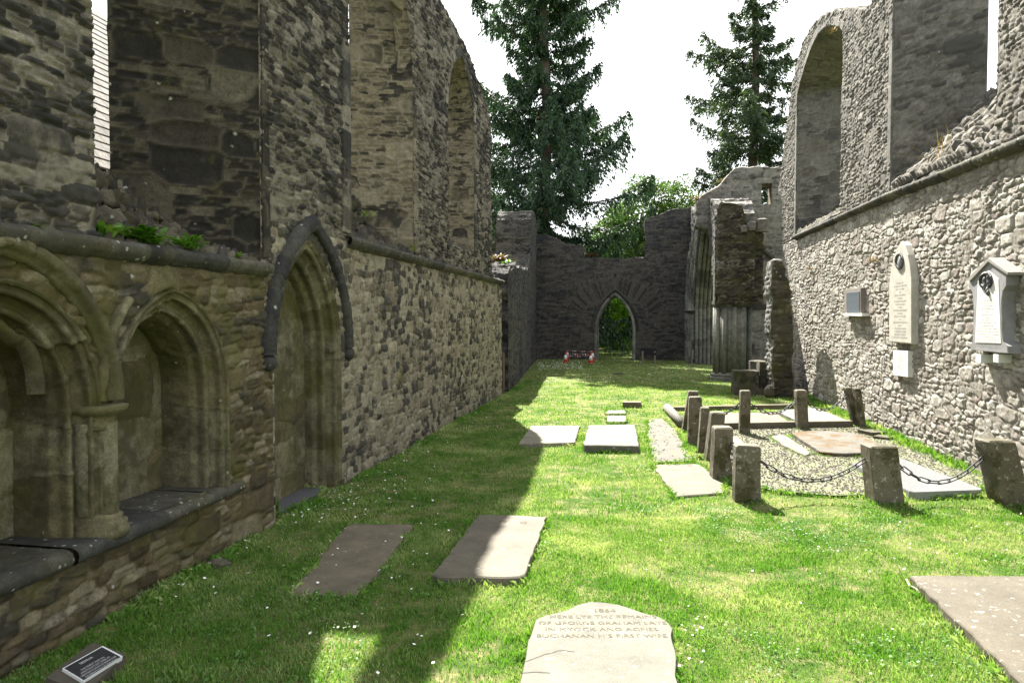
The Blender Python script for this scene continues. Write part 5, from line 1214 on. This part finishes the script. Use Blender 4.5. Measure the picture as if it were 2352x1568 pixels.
for k, (px, py, lb) in enumerate(((2205, 1062, 'tall green weed at the wall foot behind the granite slab'), (2160, 1040, 'leafy weed at the wall foot behind the mossy slab'), (1850, 912, 'green weed clump at the far foot of the right wall'), (1925, 930, 'weed clump at the wall foot behind the rear chain'), (2008, 985, 'weeds at the wall foot beside the slimmest post'), (2075, 1025, 'sprawling weed at the wall foot above the mossy slab'))):
    q_ = G(px, py); rosette('weed', lb, (min(q_[0], XR-.12), q_[1], 0), 40, .32, .02, m_weed, seed=30+k)
for k, (px, py, lb) in enumerate(((1760, 984, 'yellow green leaves against the rear kerb left of the speckled post'), (1900, 984, 'yellow green leaves against the kerb between the last rear posts'), (1672, 975, 'nettle clump behind the third post of the left row'), (1720, 1150, 'grass clump at the foot of the near left corner post'), (1605, 1050, 'grass clump at the foot of the thin post'))):
    q_ = G(px, py); rosette('weed', lb, (q_[0], q_[1], 0), 30, .2, .014, m_weed, seed=50+k)
for k, (px, py, Y_, lb) in enumerate(((1648, 450, YT, 'rusty red plants on the shoulder of the tower wall'), (1610, 462, YT, 'reddish bush on the ruined top beside the moulded arch'), (1680, 420, YT, 'red brown tuft on the tower wall slope'), (1360, 590, YG, 'reddish growth on top of the end wall above the doorway'))):
    x, z = WY(px, py, Y_+.4); rosette('wall_plant', lb, (x, Y_+.4, z), 60, .7, .05, m_dry, seed=60+k)
q_ = np.r_[a3+Un[:2]*1.2-Nn_[:2]*.4, 4.35]; rosette('wall_plant', 'sunlit dry plants on top of the low ruined side wall', tuple(q_), 60, .7, .04, m_dry, seed=70)
q_ = np.r_[a3+Un[:2]*2.2-Nn_[:2]*.3, 4.35]; rosette('wall_plant', 'bright green leaf on top of the low ruined side wall', tuple(q_), 12, .5, .06, m_fern, seed=71)

# ------------------------------------------------------------------ trees
def leaves(Pc, dirs, L, wd, seed, droop=.3):
    r_ = np.random.RandomState(seed); k = len(Pc); d = dirs+.5*r_.randn(k, 3); d[:, 2] -= droop; d /= np.linalg.norm(d, axis=1)[:, None]
    s = np.cross(d, r_.randn(k, 3)); s /= np.linalg.norm(s, axis=1)[:, None]+1e-9
    l = L*(.6+.8*r_.rand(k))[:, None]; w_ = wd*(.6+.8*r_.rand(k))[:, None]
    V = np.stack([Pc-d*l*.3, Pc+s*w_, Pc+d*l, Pc-s*w_], 1); F = np.array([[0, 1, 2, 3]])+4*np.arange(k)[:, None]
    c = np.zeros((k, 4, 4)); c[..., 0] = r_.rand(k)[:, None]; c[..., 1] = r_.rand(k)[:, None]; c[..., 3] = 1
    return V.reshape(-1, 3), F, c.reshape(-1, 4)
bark = plain('grey_brown_bark', (.12, .10, .085), .95, .1, .3, 6, .6)
m_spr = leafmat('spruce_needles', (.012, .034, .022), (.045, .085, .035), .25)
m_spr2 = leafmat('fir_needles', (.015, .035, .022), (.06, .09, .035), .25)
def conifer(label, x, y, H, rad, z0, seed, m, dens=1., droop=.9, tr=.4, gaps=0., sidefn=None):
    r_ = np.random.RandomState(seed); t_ = thing('conifer', label, 'tree', (x, y, 0))
    zz = np.linspace(0, H, 14); wob = .15*np.sin(zz*.3+seed)
    v_, f_ = tube(np.c_[x+wob, y+wob*.5, zz], tr*(1-zz/H)**.8+.03, 10); mk('trunk', v_, f_, bark, t_)
    bp = []; PV = []; PD = []
    z = z0
    while z < H-.3:
        nbk = r_.randint(3, 7); a0 = r_.rand()*6.28; wf = .6+.65*r_.rand()
        for k in range(nbk):
            a = a0+6.28*k/nbk+r_.randn()*.25; zb = z+r_.randn()*.25
            Lb = float(np.interp(zb, *zip(*rad)))*(.5+.6*r_.rand())*wf
            if sidefn: Lb *= sidefn(a, zb)
            if Lb < .25 or r_.rand() < gaps: continue
            s = np.linspace(0, 1, 9); ang = .15-.35*r_.rand()
            px_ = x+math.cos(a)*Lb*s; py_ = y+math.sin(a)*Lb*s; pz = zb+Lb*(math.sin(ang)*s-.28*s*(1-s)*droop*1.5+.12*s**3)
            pth = np.c_[px_, py_, pz]; bp.append(tube(pth, .05*(1-s*.85)*min(1., Lb/4)+.006, 4, cap=False))
            nt_ = int(10*dens*Lb)+3; u_ = .1+.92*r_.rand(nt_)**.75; sd2 = np.where(r_.rand(nt_) < .5, -1., 1.)
            wl = (.34*Lb*(1.1-u_)+.2)*(.35+.65*r_.rand(nt_)); hang = droop*(.25+.75*r_.rand(nt_))*(.5+.12*Lb)
            q = np.linspace(0, 1, 9)[None]
            ou = wl[:, None]*q*sd2[:, None]; fo = wl[:, None]*q*.5
            bx_ = np.interp(u_, s, px_)[:, None]-math.sin(a)*ou+math.cos(a)*fo; by_ = np.interp(u_, s, py_)[:, None]+math.cos(a)*ou+math.sin(a)*fo
            bz_ = np.interp(u_, s, pz)[:, None]-hang[:, None]*q**1.6+.05*wl[:, None]*q
            base = np.stack([bx_, by_, bz_], -1).reshape(-1, 3); base = base+.07*r_.randn(*base.shape); PV.append(base)
            dr = np.stack([np.repeat((-math.sin(a)*sd2+math.cos(a)*.5)[:, None], 9, 1), np.repeat((math.cos(a)*sd2+math.sin(a)*.5)[:, None], 9, 1), -1.2*droop*q*np.ones((nt_, 1))], -1).reshape(-1, 3); PD.append(dr)
        z += .45+.45*r_.rand()
    v_, f_ = join(bp); mk('branches', v_, f_, bark, t_)
    V_, F_, C_ = leaves(np.concatenate(PV), np.concatenate(PD)*.9, .21, .06, seed+1, droop*.5); mk('foliage', V_, F_, m, t_, attr=C_, smooth=False)
    return t_
dY = 49.
def at(px, Y_): d = ray(px, 732); return d[0]/d[1]*Y_
conifer('tall dense drooping spruce standing behind the end wall, left of the sky gap', at(1250, dY), dY, 36, [(0, 8), (8, 8.2), (11, 8.2), (14, 7.2), (17, 5.8), (19.2, 4.6), (20.6, 1.5), (21.8, 5.8), (24.5, 4.6), (27, 2.2), (34, .3)], 2, 3, m_spr, 2.3, 1.15, .5, .03)
conifer('sparser tall fir with bare lower trunk, right of the sky gap', at(1726, 58.), 58., 36, [(9, 4.6), (13, 6.8), (17, 6.4), (20, 5.4), (24, 4.4), (27, 2.4), (34, .3)], 11.5, 8, m_spr2, 1.5, .75, .5, .1, lambda a, z: 1.15 if math.cos(a) < 0 else .85)
def broadleaf(label, x, y, H, rx, ry, zc, seed, m, ncl=140, lpc=220, leaf=.16, cr=1.1, tr=.25, name='broadleaf_tree'):
    r_ = np.random.RandomState(seed); t_ = thing(name, label, 'tree', (x, y, 0))
    bp = [tube(np.c_[np.full(6, x), np.full(6, y)+np.linspace(0, .3, 6), np.linspace(-.1, zc, 6)], np.linspace(tr, tr*.4, 6), 9)]
    C = []; 
    while len(C) < ncl:
        p_ = r_.randn(3); p_ /= np.linalg.norm(p_); p_ *= (.55+.45*r_.rand())
        q_ = np.array([x+p_[0]*rx, y+p_[1]*ry, zc+p_[2]*(H-zc)])
        if q_[2] > .2: C.append(q_)
    for c_ in C[::6]: bp.append(tube([(x, y, zc*.7), ((x+c_[0])/2, (y+c_[1])/2, (zc*.8+c_[2])/2+.3), tuple(c_)], [tr*.3, tr*.15, .02], 5))
    v_, f_ = join(bp); mk('trunk', v_, f_, bark, t_)
    PV = []; PD = []
    for c_ in C:
        n = lpc; d = r_.randn(n, 3); d /= np.linalg.norm(d, axis=1)[:, None]; rr_ = cr*(.5+.5*r_.rand(n, 1))*(.6+.7*r_.rand())
        pp = c_+d*rr_*np.array([1, 1, .6]); PV.append(pp); PD.append(d)
    V_, F_, C_ = leaves(np.concatenate(PV), np.concatenate(PD), leaf, leaf*.45, seed+5, .3); mk('crown', V_, F_, m, t_, attr=C_, smooth=False)
    return t_
m_bl = leafmat('broad_leaves', (.035, .075, .015), (.09, .15, .035), .35); m_bl2 = leafmat('dark_leaves', (.02, .045, .012), (.06, .1, .02), .35)
m_bl3 = leafmat('bright_leaves', (.09, .2, .015), (.24, .38, .05), .6)
broadleaf('rounded pale green tree between the two conifers', at(1520, 62), 62, 14.6, 5.6, 4, 8, 11, m_bl, 210, 240)
broadleaf('lower pale green tree at the foot of the sky gap', at(1450, 64), 64, 12.4, 4.6, 4, 6, 12, m_bl, 170, 240)
broadleaf('dark leafy tree behind the dip of the end wall', at(1400, 70), 70, 13, 6, 3, 6, 13, m_bl2, 120, 200)
broadleaf('dark leafy tree behind the left conifer', at(1200, 66), 66, 12, 5, 4, 6, 14, m_bl2, 110, 200)
broadleaf('dark leafy tree behind the right conifer base', at(1640, 66), 66, 12, 5, 4, 6, 15, m_bl2, 120, 200)
broadleaf('bright bush framed by the far doorway', at(1405, 56), 56, 5.4, 3.2, 2, 2.4, 16, m_bl3, 130, 240, .14, .7, .12, 'bush')
broadleaf('dark bush at the right in the far doorway', at(1442, 58), 58, 4.8, 2.4, 2, 2.2, 17, m_bl2, 90, 220, .14, .7, .12, 'bush')
broadleaf('broad tree seen past the right conifer trunk', at(1790, 70), 70, 13, 5, 4, 8, 18, m_bl2, 110, 200)
